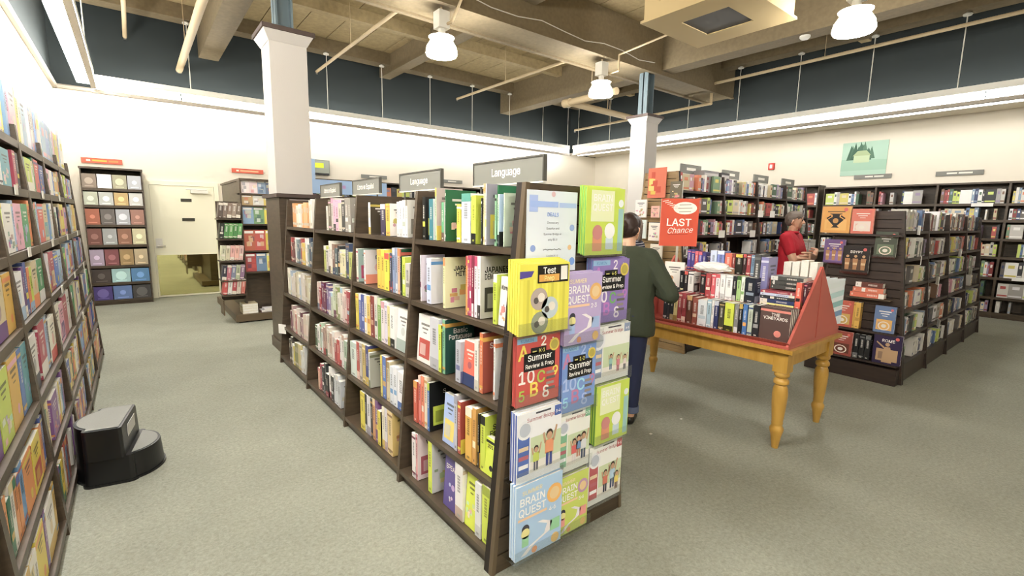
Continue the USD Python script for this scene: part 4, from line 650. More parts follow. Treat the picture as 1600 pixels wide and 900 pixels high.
t = thing('banner', 'light blue banner with faint pink letters above the back wall cases', 'banner', (2.86, 10.46, 2.02)); MB().box((0, 0, 0), (1.72, .012, .29), C('a8c4e8')).box((0, 0, .29), (.17, .012, .7), C('b0caec')).build('sheet', M['matte'], t)
for i, u in enumerate((.28, .34, .62, .72, .95, 1.12, 1.28, 1.4)): mb = MB(); mb.quad([(u, -.001, .1 + .02 * (i % 2)), (u + .07, -.001, .1 + .02 * (i % 2)), (u + .07, -.001, .17 + .02 * (i % 2)), (u, -.001, .17 + .02 * (i % 2))], C('c8a8d8')); mb.build('letter', M['matte'], t)
t = thing('wall_display', 'small grey display with a yellow-green screen on the back wall', 'display', (2.98, YB - .06, 2.44)); MB().box((0, 0, 0), (.5, .06, .32)).build('casing', plain('display_casing', C('8a8f86'), .5), t); MB().box((.02, -.004, .02), (.48, .002, .3)).build('bezel', plain('display_bezel', C('9aa094'), .5), t); MB().box((.1, -.008, .15), (.37, -.002, .25)).build('screen', M['screenglow'], t); MB().box((.02, -.01, 0), (.48, .05, .04)).build('base', M['black'], t)
t = thing('wall_poster', 'pale mint poster of dark trees and a pale cottage on the right wall', 'poster', (XR - .004, 3.95, 2.6), -90); mb = MB(); mb.box((0, -.01, 0), (.8, 0, .68), C('a9c6b4'))
rp = random.Random(3)
mb.quad([(0, -.011, .1), (.8, -.011, .1), (.8, -.011, .3), (0, -.011, .34)], C('9cbda8'))
for i in range(13):
    u = .04 + rp.random() * .5; w_ = .05 + .04 * rp.random(); b_ = .3 + rp.random() * .05; mb.add([(u - w_, -.0115 - i * 1e-5, b_), (u + w_, -.0115 - i * 1e-5, b_), (u, -.0115 - i * 1e-5, b_ + .2 + .16 * rp.random())], [[0, 1, 2]], C(('4a6a58', '5a7a66', '40604e')[i % 3]))
mb.quad([(.22, -.0125, .26), (.5, -.0125, .26), (.5, -.0125, .4), (.22, -.0125, .4)], C('b8c8a4')); mb.add([(.2, -.0125, .4), (.52, -.0125, .4), (.44, -.0125, .5), (.28, -.0125, .5)], [[0, 1, 2], [0, 2, 3]], C('a4b48c'))
mb.build('sheet', M['matte'], t)
t = thing('fire_alarm', 'small red and white fire alarm high on the right wall', 'fire alarm', (XR - .002, 5.45, 2.83), -90); MB().box((0, -.05, 0), (.13, 0, .15)).build('housing', plain('alarm_red', C('c8382c'), .5), t); MB().box((.035, -.056, .03), (.095, -.05, .12)).build('lens', M['rail'], t)

# ---------------------------------------------------------------- ceiling services
t = thing('ceiling_air_unit', 'square tan air unit with side louvres and a dark underside grille', 'air unit', (5.8, 3.4, 4.0))
S, Z = .62, .66; MB().box((-S, -S, .02), (S, S, Z)).build('casing', M['duct'], t)
for s, ax in ((-1, 0), (1, 0), (-1, 1), (1, 1)):
    for i in range(14):
        u = -.4 + .8 * i / 13; a, b = (u - .012, s * S - .01, .2), (u + .012, s * S + .014, .52)
        if ax == 0: a, b = (s * S - .01, u - .012, .2), (s * S + .014, u + .012, .52)
        MB().box(a, b).build('louvre', M['duct'], t)
MB().box((-S - .03, -S - .03, 0), (S + .03, -.3, .03)).box((-S - .03, .3, 0), (S + .03, S + .03, .03)).box((-S - .03, -.3, 0), (-.3, .3, .03)).box((.3, -.3, 0), (S + .03, .3, .03)).build('bottom_frame', M['duct'], t)
MB().box((-.3, -.3, .012), (.3, .3, .03)).build('grille', plain('dark_grille', C('4c4a48'), .5), t)
for x in (-.5, .5):
    for y in (-.5, .5): MB().tube((x, y, Z), (x, y, ZC - 4.0), .01).build('hanger_rod', M['pipe'], t)
def pipe(label, pts, r, cat='pipe'):
    t = thing('sprinkler_pipe', label, cat, (0, 0, 0)); mb = MB()
    for a, b in zip(pts[:-1], pts[1:]): mb.tube(a, b, r, n=12)
    for p in pts[1:-1]:
        s = trimesh.creation.icosphere(2, r * 1.12); mb.tm(s, M=trimesh.transformations.translation_matrix(p))
    mb.build('tube', M['pipe'], t, smooth=40); e = pts[-1]; MB().tube(e, (e[0], e[1] + .001, e[2] - .05), r * .8, n=8).build('sprinkler_head', M['chrome'], t)
    k = max(1, int(abs(pts[0][1] - pts[-1][1]) / 2.4))
    for i in range(k): 
        y = pts[0][1] + (pts[-1][1] - pts[0][1]) * (i + .5) / k; q = min(pts, key=lambda p: abs(p[1] - y)); MB().tube((q[0], y, q[2] + r), (q[0], y, ZC), .006, n=6).build('hanger', M['pipe'], t)
pipe('tan pipe end-on over the aisle by the notebook case', [(.125, YF, 4.5), (.125, 10.85, 4.5)], .03)
pipe('thick tan pipe above the door', [(.86, YF, 4.12), (.86, 10.9, 4.12)], .055)
pipe('tan pipe crossing the ceiling between the first column and its pendant lamp', [(3.12, 6.55, 4.42), (3.12, 10.4, 4.42)], .028)
pipe('tan pipe crossing the ceiling beside the second pendant lamp', [(6.4, 6.55, 4.42), (6.4, 10.4, 4.42)], .028)
pipe('long tan pipe with a dropped bend beside the right-hand strip light', [(10.05, YF, 4.66), (10.05, 5.9, 4.52), (10.05, 5.9, 4.12), (10.05, 10.0, 4.08)], .03)
t = thing('ceiling_duct', 'thick tan pipe with a right-angled elbow hung near the far right corner', 'duct', (0, 0, 0)); mb = MB(); mb.tube((7.68, 6.52, 4.1), (7.68, 7.85, 4.1), .07, n=16).tube((7.68, 7.85, 4.1), (XG, 7.95, 4.1), .07, n=16).tube((7.68, 7.80, 4.1), (7.68, 8.0, 4.1), .09, n=16); mb.build('tube', M['pipe'], t, smooth=40)
for x, y in ((7.68, 7.2), (9.0, 7.9), (10.2, 7.94)): MB().tube((x, y, 4.17), (x, y, ZC), .01).build('hanger', M['pipe'], t)
t = thing('conduit', 'thin tan conduit from the air unit bending down to the second pendant lamp', 'conduit', (0, 0, 0)); mb = MB()
for a, b in (((6.55, 4.05, 4.4), (6.8, 5.76, 4.4)), ((6.8, 5.76, 4.4), (6.8, 5.76, 4.14)), ((6.8, 5.76, 4.14), (6.76, 5.98, 4.12))): mb.tube(a, b, .016, n=8)
mb.build('tube', M['pipe'], t)
t = thing('ceiling_cable', 'loose white cable running along the girder to the second column', 'cable', (0, 0, 0)); mb = MB(); P_ = [(3.2 + .47 * i, 5.83, 4.5 + .04 * math.sin(i * 1.9)) for i in range(11)]
for a, b in zip(P_[:-1], P_[1:]): mb.tube(a, b, .008, n=6)
mb.build('cord', M['rail'], t)
t = thing('smoke_detector', 'small white smoke detector under the ceiling beside the right-hand pendant lamp', 'smoke detector', (8.3, 3.4, 4.37)); MB().lathe([(0, 0), (.05, 0), (.075, .025), (.075, .05), (0, .05)], n=20).build('housing', M['rail'], t, smooth=40)

# ---------------------------------------------------------------- black step stool
t = thing('step_stool', 'black moulded two-step stool with grey treads beside the left-hand shelves', 'step stool', (-.135, 3.67, 0), -10); UsdGeom.Xformable(t).AddScaleOp().Set(Gf.Vec3f(.86, .86, .93))
def rpoly(x0, x1, y0, y1, r, right=True):
    p = sg.box(x0, y0, x1, y1).buffer(-r).buffer(r, 8) if not right else sg.box(x0, y0, x1 - .12, y1).union(sg.Point(x1 - .235, (y0 + y1) / 2).buffer(.235, 24)).buffer(-r).buffer(r, 8); return p
low = rpoly(-.185, .20, -.235, .235, .03); hi = low.intersection(sg.box(-.3, -.3, .03, .3)).buffer(-.02).buffer(.02, 6)
def prism(poly, z0, z1, grow):
    mb = MB(); n = 5; c = np.array(poly.exterior.coords)[:-1]; cen = c.mean(0)
    if sg.LinearRing(c).is_ccw is False: c = c[::-1]
    ring = lambda k, z: np.c_[cen + (c - cen) * k, np.full(len(c), z)]
    V = np.vstack([ring(grow, z0), ring(1.0, z1 - .012), ring(.985, z1)]); m = len(c); F = []
    for a in range(2):
        for i in range(m): j = (i + 1) % m; F += [[a * m + i, a * m + j, (a + 1) * m + j], [a * m + i, (a + 1) * m + j, (a + 1) * m + i]]
    tv, tf = trimesh.creation.triangulate_polygon(sg.Polygon(ring(.985, 0)[:, :2]), engine='earcut'); mb.add(V, F); mb.add(np.c_[tv, np.full(len(tv), z1)], tf); return mb
lo = prism(low, .012, .17, 1.05); lo.build('lower_step', M['black'], t, smooth=30)
prism(hi, .165, .36, 1.03).build('upper_step', M['black'], t, smooth=30)
for poly, z in ((low.difference(sg.box(-.5, -.5, .045, .5)).buffer(-.018), .1705), (hi.buffer(-.018), .3605)):
    tv, tf = trimesh.creation.triangulate_polygon(poly, engine='earcut'); MB().add(np.c_[tv, np.full(len(tv), z + .003)], tf).build('tread', M['treadgrey'], t)
MB().box((.034, -.1, .25), (.037, .12, .33), C('c8c8c4')).build('label_plate', M['matte'], t)
MB().poly(list(low.buffer(.02).exterior.coords)[:-1], 2, 0, .014).build('base_rim', M['black'], t)

# ---------------------------------------------------------------- left-hand bookcase: big paperbacks, many with their fronts out
LP = ['f0eee8', 'e8e6e4', '4a78c8', '8ab4e0', 'e8d428', 'd83a30', 'e88038', '6a3a88', '3a9a60', 'c8dc40', 'e8a8c0', '2a3048', 'f4f0e0', '5aa8b8', 'b83a58', 'd8c8a0', 'f2f2f4', 'a8c8e8', '3a5aa8', 'e0b030']
LTOP = ['e8b0c0', 'd86a58', '88b0dc', 'a8c8e0', 'e8e050', 'e0d8e0', 'f0f0e8', 'd8c8d8', '98b8e8', 'f4e8e0']
LLOW = ['3a5ab0', 'e8d028', 'e89038', '8a5aa0', 'b83a30', 'f0ece4', '5a98d0', 'd8b048', '2a7a58', 'e8d8a0']
rl = random.Random(21); LX = lambda z: -.36 - .13 * z / 2.06
FAR = MB()
def stuff_book(mb, o, ax, ay, d, t, h, c, ac, page=C('e6e2d8')):
    """A small far-off book: box with spine at o along ay, depth along ax, plus a band and title bar."""
    o, ax, ay = np.array(o, float), np.array(ax, float), np.array(ay, float); z = np.array([0, 0, 1.0])
    v = [o, o + ax * d, o + ax * d + ay * t, o + ay * t]; v = v + [p + z * h for p in v]; cc = np.tile(np.array(c), (12, 1)); cc[2:4] = page
    mb.add(v, BOXF if np.cross(ax, ay)[2] > 0 else BOXF[:, ::-1], cc); n = -ax * .001
    for z0, z1, k, a, b in ((.62, .82, ac, .25, .75), (.1, .2, ac, .05, .95)): mb.quad([o + n + ay * t * a + z * h * z0, o + n + ay * t * b + z * h * z0, o + n + ay * t * b + z * h * z1, o + n + ay * t * a + z * h * z1], k)
SHN = ['bottom', 'sixth', 'fifth', 'fourth', 'third', 'second', 'top']
BAYN = {2: 'bay nearest the camera', 3: 'bay before the stool', 4: 'bay at the stool', 5: 'bay beyond the stool', 6: 'farthest bay'}
for b in range(1, 7):
    for r, z in enumerate(LZ):
        if b == 1 and r > 0 or b == 2 and r > 3: continue
        y, end = L0 + .95 * b + .035, L0 + .95 * (b + 1) - .03; hmax = .36 if r == 6 else LZ[r + 1] - z - .05; pal = LTOP if r == 6 else LLOW if r < 2 else LP; j = 0
        while y < end - .05:
            fo = rl.random() < (.5 if 1 < r < 6 else .15); c = rl.choice(pal); ac = rl.choice(pal); h = hmax * rl.uniform(.82, .98); z_ = z + .004
            if fo:
                w = min(rl.uniform(.17, .23), end - y); t = rl.uniform(.015, .03)
                if w < .1: break
            else: w = t = min(rl.uniform(.045, .08), end - y)
            if b <= 3 or (b == 4 and (r > 1 or fo)):
                pr = '' if colour(c) == colour(ac) else f' with {colour(ac)} print' if len((colour(c) + ' ' + colour(ac)).split()) < 4 else ' with print'
                lab = f'{"face-out " if fo else SIZE(t) + " "}{colour(c)} book{pr}, {ORD[j]} on {SHN[r]} left-hand shelf, {BAYN.get(b, "bay nearest the camera")}'
                if b == 1: lab = f'{SIZE(t)} {colour(c)} book, {ORD[j]} on bottom left-hand shelf, cut by the picture edge'
                if fo: book('book', lab, (LX(z + h) - .005, y, z_), 90, w, t, h, c, c, ac, '', 5000 + b * 500 + r * 40 + j)
                else: book('book', lab, (LX(z + h) - .006, y + t, z_), 180, .17, t - .001, h, c, c, ac, '', 5000 + b * 500 + r * 40 + j)
            else: stuff_book(FAR, (LX(z + h) - .006, y, z_), (-1, 0, 0), (0, 1, 0), .17, w - .002, h, C(c), C(ac))
            y += w + (.012 if fo else .001); j += 1
            if rl.random() < .13: y += rl.uniform(.05, .12)
for k, (b, r) in enumerate(((3, 4), (3, 5), (4, 3), (4, 4), (4, 5), (5, 2), (5, 3), (5, 4), (5, 5), (6, 3), (6, 4))):
    z = LZ[r]; t = thing('shelf_tag', f'white card tag on the {SHN[r]} left-hand shelf, {BAYN[b]}', 'shelf tag', (LX(z) + .004, L0 + .95 * b + .5, z - .035), 90); MB().box((-.04, -.004, 0), (.04, 0, .05)).build('card', M['rail'], t)

# ---------------------------------------------------------------- notebooks left of the door, magazine rack right of it
NP = [['8a7a6a', 'f0eef0', 'a8a488', 'b8bcc4'], ['b8beaa', 'c0c4c0', 'c8a868', 'd0d0cc'], ['a85a3a', '6a6460', 'b8bcc4', 'a87868'], ['7a4a40', 'a8acac', '9a6a50', 'd8d0a8'], ['b0a0b8', '8a4a50', 'a88a58', 'c8b490'], ['4a403c', 'a8d4d8', '4a88c0'], ['4a3888', '5a7ab8', '4a4848']]
for r in range(7):
    z = BZ[6 - r] + .003; n = len(NP[r]); w = .78 / n - .012
    for i, c in enumerate(NP[r]):
        h = min(.27, (BZ[7 - r] if r else 2.24) - z - .06); t = thing('notebook', f'{colour(c)} face-out notebook, {ORD[i]} from the left, {ORD[r]} shelf from the top, by the door', 'notebook', (-.61 + (w + .012) * i, 10.515, z), 0)
        mb = MB(); mb.box((0, 0, 0), (w, .002, h), C(c)); mb.box((0, .02, 0), (w, .022, h), C(c)); rn = random.Random(r * 9 + i); a2 = tuple(min(1, x * 1.6 + .05) for x in C(c))
        disc(mb, w * .5, h * .5, w * rn.uniform(.15, .32), a2, -.0008, 12); mb.quad([(w * .2, -.0008, h * .1), (w * .8, -.0008, h * .1), (w * .8, -.0008, h * .16), (w * .2, -.0008, h * .16)], a2)
        mb.build('cover', M['print'], t); MB().box((.002, .002, .002), (w - .003, .02, h - .002)).build('pages', M['paper'], t)
        if i == 0: MB().box((-.615, 10.505, z - .003), (.165, 10.512, z + .012)) 
t = thing('magazine_rack', 'dark magazine rack on a low plinth, right of the cream door', 'magazine rack', (1.09, 7.83, 0))
MB().box((-.02, -.05, .02), (.72, 1.95, .12)).build('plinth', M['edge'], t); MB().box((.02, 0, 0), (.68, 1.9, .02)).build('kick_board', M['black'], t)
MB().box((.16, .28, .12), (.6, 1.9, 2.05)).build('core', M['shelf'], t); MB().box((-.14, .3, .3), (.16, .32, 1.75)).build('side_panel', M['shelf'], t); MB().box((-.16, .02, .12), (-.145, .32, .34)).build('side_post', M['edge'], t)
for z in (1.87, 1.70, 1.43, 1.04, .73): MB().box((.14, .06, z - .02), (.62, .28, z)).build('ledge', M['shelf'], t)
for z in (1.505, 1.22, .907, .63, .42): MB().box((-.16, -.03, z - .018), (.14, .3, z)).build('pocket', M['shelf'], t)
MB().box((.14, .05, .12), (.16, .28, 2.05)).build('end_board', M['shelf'], t); MB().box((.6, .05, .12), (.62, .28, 2.05)).build('end_board', M['shelf'], t); MB().box((.14, .05, 2.05), (.62, 1.9, 2.08)).build('top_board', M['shelf'], t)
mags = {1.873: (['e8dcd8', 'e0c8c8', '8aa0b8', '6a7890'], .19), 1.703: (['b89a68', 'd8d4c8', 'e0c860'], .14), 1.433: (['88a8c8', '78a070', 'e8d838'], .245), 1.043: (['b8583a', 'c04a40', 'd8c838'], .3), .733: (['a83a38', '6a88a8', 'e8e060'], .27)}
rm = random.Random(8)
for z, (cs, h) in mags.items():
    w = .43 / len(cs)
    for i, c in enumerate(cs):
        t = thing('magazine', f'{colour(c)} magazine, {ORD[i]} from the left, {ORD[sorted(mags, reverse=True).index(z)]} ledge of the rack by the door', 'magazine', (1.09 + .165 + w * i, 7.83 + .085 + .006 * i, z)); mb = MB(); mb.box((0, 0, 0), (w * .99, .006, h), C(c))
        for k in range(5): u, v = rm.uniform(.05, .6), rm.uniform(.05, .6); mb.quad([(w * u, -.0006 - k * .0001, h * v), (w * (u + .34), -.0006 - k * .0001, h * v), (w * (u + .34), -.0006 - k * .0001, h * (v + .22)), (w * u, -.0006 - k * .0001, h * (v + .22))], tuple(x * .5 + y * .5 for x, y in zip(C(c), C(rm.choice(['e8d8a0', '3a4a6a', 'c83a30', 'f0f0f0'])))))
        mb.quad([(w * .05, -.0012, h * .84), (w * .85, -.0012, h * .84), (w * .85, -.0012, h * .95), (w * .05, -.0012, h * .95)], C('f4f0e8')); mb.build('cover', M['print'], t)
side = {1.508: ['5a4c44', '7a685c', '8a7464', '9a8878', '7a6a5c'], 1.223: ['2a3028', '4a8a48', '5a9a50', '4a8a48', '5a9c54'], .910: ['c8c8a8', 'c8c0a0', 'd8a098', 'e0a898', 'd8b0a8'], .633: ['3a3a48', 'b06070', '7a8098', 'a8b090', '8a6a88'], .423: ['b83a38', 'd8d4cc', 'a83038', 'c8b8a8', 'c06050']}
for z, cs in side.items():
    for i, c in enumerate(cs):
        book('paperback', f'{colour(c)} paperback, {ORD[i]} in the {ORD[sorted(side, reverse=True).index(z)]} side pocket of the rack by the door', (.925 + .056 * (i + 1), 7.81, z + .004), 90, .15, .052, .21, c, c, 'd8d0c0', '', 7000 + int(z * 100) + i, lean=7)
for k in range(4): book('paperback', f'cream paperback, {ORD[k]} from the bottom of the pile on the rack plinth', (1.17, 8.1, .122 + .036 * k), 0, .2, .034, .26, ('d8c8a0', 'e0d0a8', 'd0c098', 'f0ece4')[k], 'd8c8a0', 'c0b088', '', 7100 + k, flat=True)
for k, x in enumerate((1.46, 1.5)): book('paperback', ('pale pink booklet lying on the rack plinth', 'white booklet on top of the pale pink one')[k], (x - .04, 8.05, .122 + .024 * k), 0, .22, .022, .2, ('e0b8b8', 'f0eef0')[k], 'f0eef0', 'c08088', '', 7110 + k, flat=True)

# ---------------------------------------------------------------- every other book of the far shelves: one mass
for y, t_, h, sp, z in BAY4: stuff_book(FAR, (CEN[0] - fx(z + h) + .008, y, z), (1, 0, 0), (0, 1, 0), .15, t_ - .001, h, C(sp), C('c8c0b0'))
rs = random.Random(77)
SP = ['f0eee8', 'e4e0d6', 'd8d4cc', 'c8c4bc', 'b8b4b0', 'e8e6ea', 'a8a4a0', '3a3a3e', '24262a', '4a4a52', '6a6460', 'b84038', '8a2a28', 'd87848', 'd8c858', 'c8b890', '5a78a8', '30406a', '8aa0b8', '7a9a78', '4a6a50', 'c890a0', '9a88a8', '7a5a44', 'e0d0b0', 'c8d860', 'e8e4dc', 'f4f2ee', 'eceae4']
def fill(org, ax, ay, length, z, hmax, dens=.9, depth=.16, tmin=.026, tmax=.062, face=.07, lim=None):
    """Fills one shelf: org at its left front corner, ay along it, ax into it."""
    org, ax, ay = np.array(org, float), np.array(ax, float), np.array(ay, float); y = rs.uniform(.0, .03)
    while y < length - .03:
        if rs.random() > dens: y += rs.uniform(.05, .16); continue
        c = C(rs.choice(SP)); ac = C(rs.choice(SP)); h = hmax * rs.uniform(.68, .93)
        if rs.random() < face and y < length - .2: w, d = rs.uniform(.13, .18), .03; h = hmax * rs.uniform(.8, .92)
        else: w, d = rs.uniform(tmin, tmax), depth
        w = min(w, length - y - .005); stuff_book(FAR, org + ay * y + [0, 0, z + .004], ax, ay, d, w, h, c, ac); y += w + .002
def fill_aframe(loc, edges, zs, W, front, along, into, hs, **k):
    for i, z in enumerate(zs):
        hm = (zs[i + 1] - z - .05) if i + 1 < len(zs) else hs
        for a, b in zip(edges[:-1], edges[1:]):
            o = np.array(loc, float) + np.array(along) * (a + .03) - np.array(into, float) * (W(z + hm) - .012); fill(o, into, along, b - a - .06, z, hm, **k)
fill_aframe((5.92, 1.63, 0), RE, RZ, lambda z: (.88 - .32 * z / 1.72) / 2, -1, (1., 0, 0), (0, 1., 0), .24, depth=.14, dens=.8, tmin=.032, tmax=.085, face=.1)
fill_aframe((5.12, 3.58, 0), ME, MZ, lambda z: (.96 - .5 * z / 2.17) / 2, -1, (1., 0, 0), (0, 1., 0), .23, depth=.11, tmin=.03, tmax=.07)
for loc, edges in (((11.7, 4.1), [0, .92, 1.86, 2.8, 3.74, 4.68, 5.6]), ((11.7, 6.6), [0, .8, 1.6, 2.4])):
    for i, z in enumerate(WZ):
        for a, b in zip(edges[:-1], edges[1:]): fill((loc[0] + .02, loc[1] - a - .03, 0), (1., 0, 0), (0, -1., 0), b - a - .06, z, (WZ[i + 1] - z - .05) if i < 6 else .29, dens=.88, depth=.2, tmin=.022, tmax=.06, face=.14)
for i, z in enumerate([1.02, 1.36, 1.68, 1.98]):
    for a in range(8): fill((2.6 + .95 * a + .03, 10.52, 0), (0, 1., 0), (1., 0, 0), .89, z, .27, dens=.9, depth=.2, tmin=.03, tmax=.07, face=.2)
# aisle-away side of the central bookcase
for i, z in enumerate(CZ):
    hm = (CZ[i + 1] - z - .06) if i < 4 else .25
    for a, b in zip(CE[:-1], CE[1:]): fill((CEN[0] + fx(z + hm) - .012, CEN[1] + a + .03, 0), (-1., 0, 0), (0, 1., 0), b - a - .06, z, hm, depth=.15)
solid('small_books', FAR, M['print'], 'the many small spines filling the far and facing-away shelves round the shop', 'books', kind='stuff')
# covers, boxes and tags on the far cases
def card(name, label, cat, loc, rotz, w, h, c, art=None, th=.006):
    t = thing(name, label, cat, loc, rotz); mb = MB(); mb.box((0, 0, 0), (w, th, h), C(c))
    if art: art(mb, w, h)
    return mb.build('card', M['matte'], t)
def blot(cols, n=6, seed=1):
    q = random.Random(seed)
    def f(mb, w, h):
        for k in range(n): u, v = q.uniform(.05, .6), q.uniform(.05, .7); rect(mb, w, h, u, v, u + q.uniform(.2, .35), v + q.uniform(.12, .25), q.choice(cols), 1 + k * .1)
    return f
card('promo_poster', 'salmon poster with yellow shapes on the tan slatted end', 'poster', (5.07, 3.74, 1.86), -90, .26, .36, 'd87a62', blot(['e0c060', 'e8d080', 'c85a48', 'e8b0a0'], 9, 4))
for k, (y, z, w, h, c, nme) in enumerate(((3.37, 1.84, .16, .2, '6a604a', 'olive picture'), (3.86, 1.62, .17, .22, 'f0ecea', 'white sketched'), (3.62, 1.62, .12, .14, 'e8b0a0', 'pink'), (3.88, 1.36, .2, .23, 'd0dcd8', 'pale blue-green'), (3.64, 1.34, .16, .22, 'f2e8dc', 'cream'), (3.6, 1.06, .17, .24, 'e8e0d0', 'pale cream lower'))):
    book('display_book', f'{nme} face-out book on the tan slatted end behind the Last Chance sign', (5.0, y, z), -90, w, .02, h, c, c, 'c88a80', '', 8000 + k, style='photo')
for k, (x, lab) in enumerate(((5.5, 'first grey sign over the tall case behind the sale sign'), (6.52, 'second grey sign over the tall case'), (7.44, 'third grey sign over the tall case, left of the fire alarm'), (8.4, 'farthest grey sign over the tall case'))):
    t = thing('aisle_sign', lab, 'sign', (x, 3.58, 2.19), 0); MB().box((0, -.008, 0), (.47, .008, .115)).build('panel', M['signgrey'], t); mb = MB(); mb.quad([(.13, -.009, .04), (.34, -.009, .04), (.34, -.009, .075), (.13, -.009, .075)], C('e8e4da')); mb.build('lettering', M['matte'], t); MB().box((.03, -.006, -.03), (.44, .006, 0)).build('post', M['rail'], t)
for k, (x, w) in enumerate(((6.08, .4), (6.5, .26))):
    t = thing('box_set', ('grey boxed set on top of the tall case', 'dark grey boxed set beside the first on the tall case')[k], 'box', (x - .32, 3.40, 1.96)); MB().box((0, 0, 0), (w - .05, .15, .27)).build('case', plain('box_grey_%d' % k, C(('8a8688', '4a484a')[k]), .6), t); MB().box((.01, -.002, .2), (w - .06, 0, .24), C('b8b4b4')).build('print', M['matte'], t)
for k, (x, y, z, rz) in enumerate(((5.62, 3.085, 1.39, 0), (6.6, 3.09, 1.655, 0), (6.95, 3.09, 1.655, 0), (6.4, 3.08, 1.39, 0), (7.7, 3.09, 1.39, 0), (6.75, 1.19, .95, 20), (6.0, 1.25, 1.49, 20), (7.7, 1.19, 1.22, 20), (7.05, 1.18, .44, 20), (8.6, 1.2, .95, 20), (5.98, 1.21, 1.2, 10))):
    card('shelf_tag', f'white card tag {ORD[k]} along the shelf edges of the far double-sided cases', 'shelf tag', (x, y - .02, z), rz, .14, .09, 'f2f0ea', None, .004)
for k, (y, z) in enumerate(((1.75, 1.93), (1.0, 1.02), (1.1, .68), (2.2, .68))): card('shelf_tag', f'white card tag {ORD[k]} on the right-hand wall cases', 'shelf tag', (11.685, y, z), -90, .28, .06, 'f2f0ea', None, .004)
card('shelf_tag', 'white card tag on the far end of the central bookcase', 'shelf tag', (1.13, 5.42, .33), -60, .1, .1, 'f2f0ea', None, .004)

t = thing('conduit', 'thin tan conduit hooking round the ballast box of the first pendant lamp', 'conduit', (0, 0, 0)); mb = MB()
for a, b in (((3.62, 5.78, ZC), (3.62, 5.78, 4.42)), ((3.62, 5.78, 4.42), (3.55, 5.9, 4.16)), ((3.55, 5.9, 4.16), (3.47, 5.99, 4.12))): mb.tube(a, b, .02, n=10)
mb.build('tube', M['pipe'], t)
for k, (x, y) in enumerate(((3.35, 2.02), (2.92, 2.0))):
    solid('paper_scrap', MB().box((x, y, .001), (x + .022, y + .016, .004)), M['rail'], ('tiny white paper scrap on the carpet under the table edge', 'tiny white paper scrap on the carpet nearer the woman')[k], 'paper scrap')

# ---------------------------------------------------------------- people
def hull(*bs):
    """Hull of spheres (x, y, z, r)."""
    return manifold3d.Manifold.batch_hull([manifold3d.Manifold.sphere(b[3], 14).translate(tuple(map(float, b[:3]))) for b in bs])
def chain(bs): return [hull(a, b) for a, b in zip(bs[:-1], bs[1:])]
def fuse(parts, fine=.02, it=6):
    m = manifold3d.Manifold.batch_boolean(parts, manifold3d.OpType.Add).refine_to_length(fine).to_mesh()
    t = trimesh.Trimesh(m.vert_properties[:, :3], m.tri_verts); trimesh.smoothing.filter_taubin(t, iterations=it); return t
def V3(*a): return np.array(a, float)
def hand(wrist, tip_dir, palm_n, s=1.0, curl=.5, side=1):
    """A palm and five fingers from the wrist: tip_dir along the hand, palm_n out of the palm; side puts the thumb."""
    d = tip_dir / np.linalg.norm(tip_dir); n = palm_n - d * (palm_n @ d); n /= np.linalg.norm(n); w = np.cross(d, n) * side; P = []
    k = lambda u, v, q, r: tuple(wrist + (d * u + w * v + n * q) * s) + (r * s,)
    P.append(hull(k(.01, -.018, 0, .017), k(.01, .018, 0, .017), k(.085, -.03, 0, .013), k(.085, .032, 0, .013)))
    for v, L in ((.032, .068), (.011, .078), (-.011, .072), (-.032, .055)):
        a = V3(.085, v, 0); c = [a]; ang = 0
        for f in (.45, .32, .23): ang += curl * .9; c.append(c[-1] + V3(math.cos(ang), 0, math.sin(ang)) * L * f)
        P += chain([k(*q, .0095 - .0008 * i) for i, q in enumerate(c)])
    P += chain([k(.02, .028, .005, .012), k(.05, .052, .015, .0105), k(.078, .06, .028, .009)])
    return P
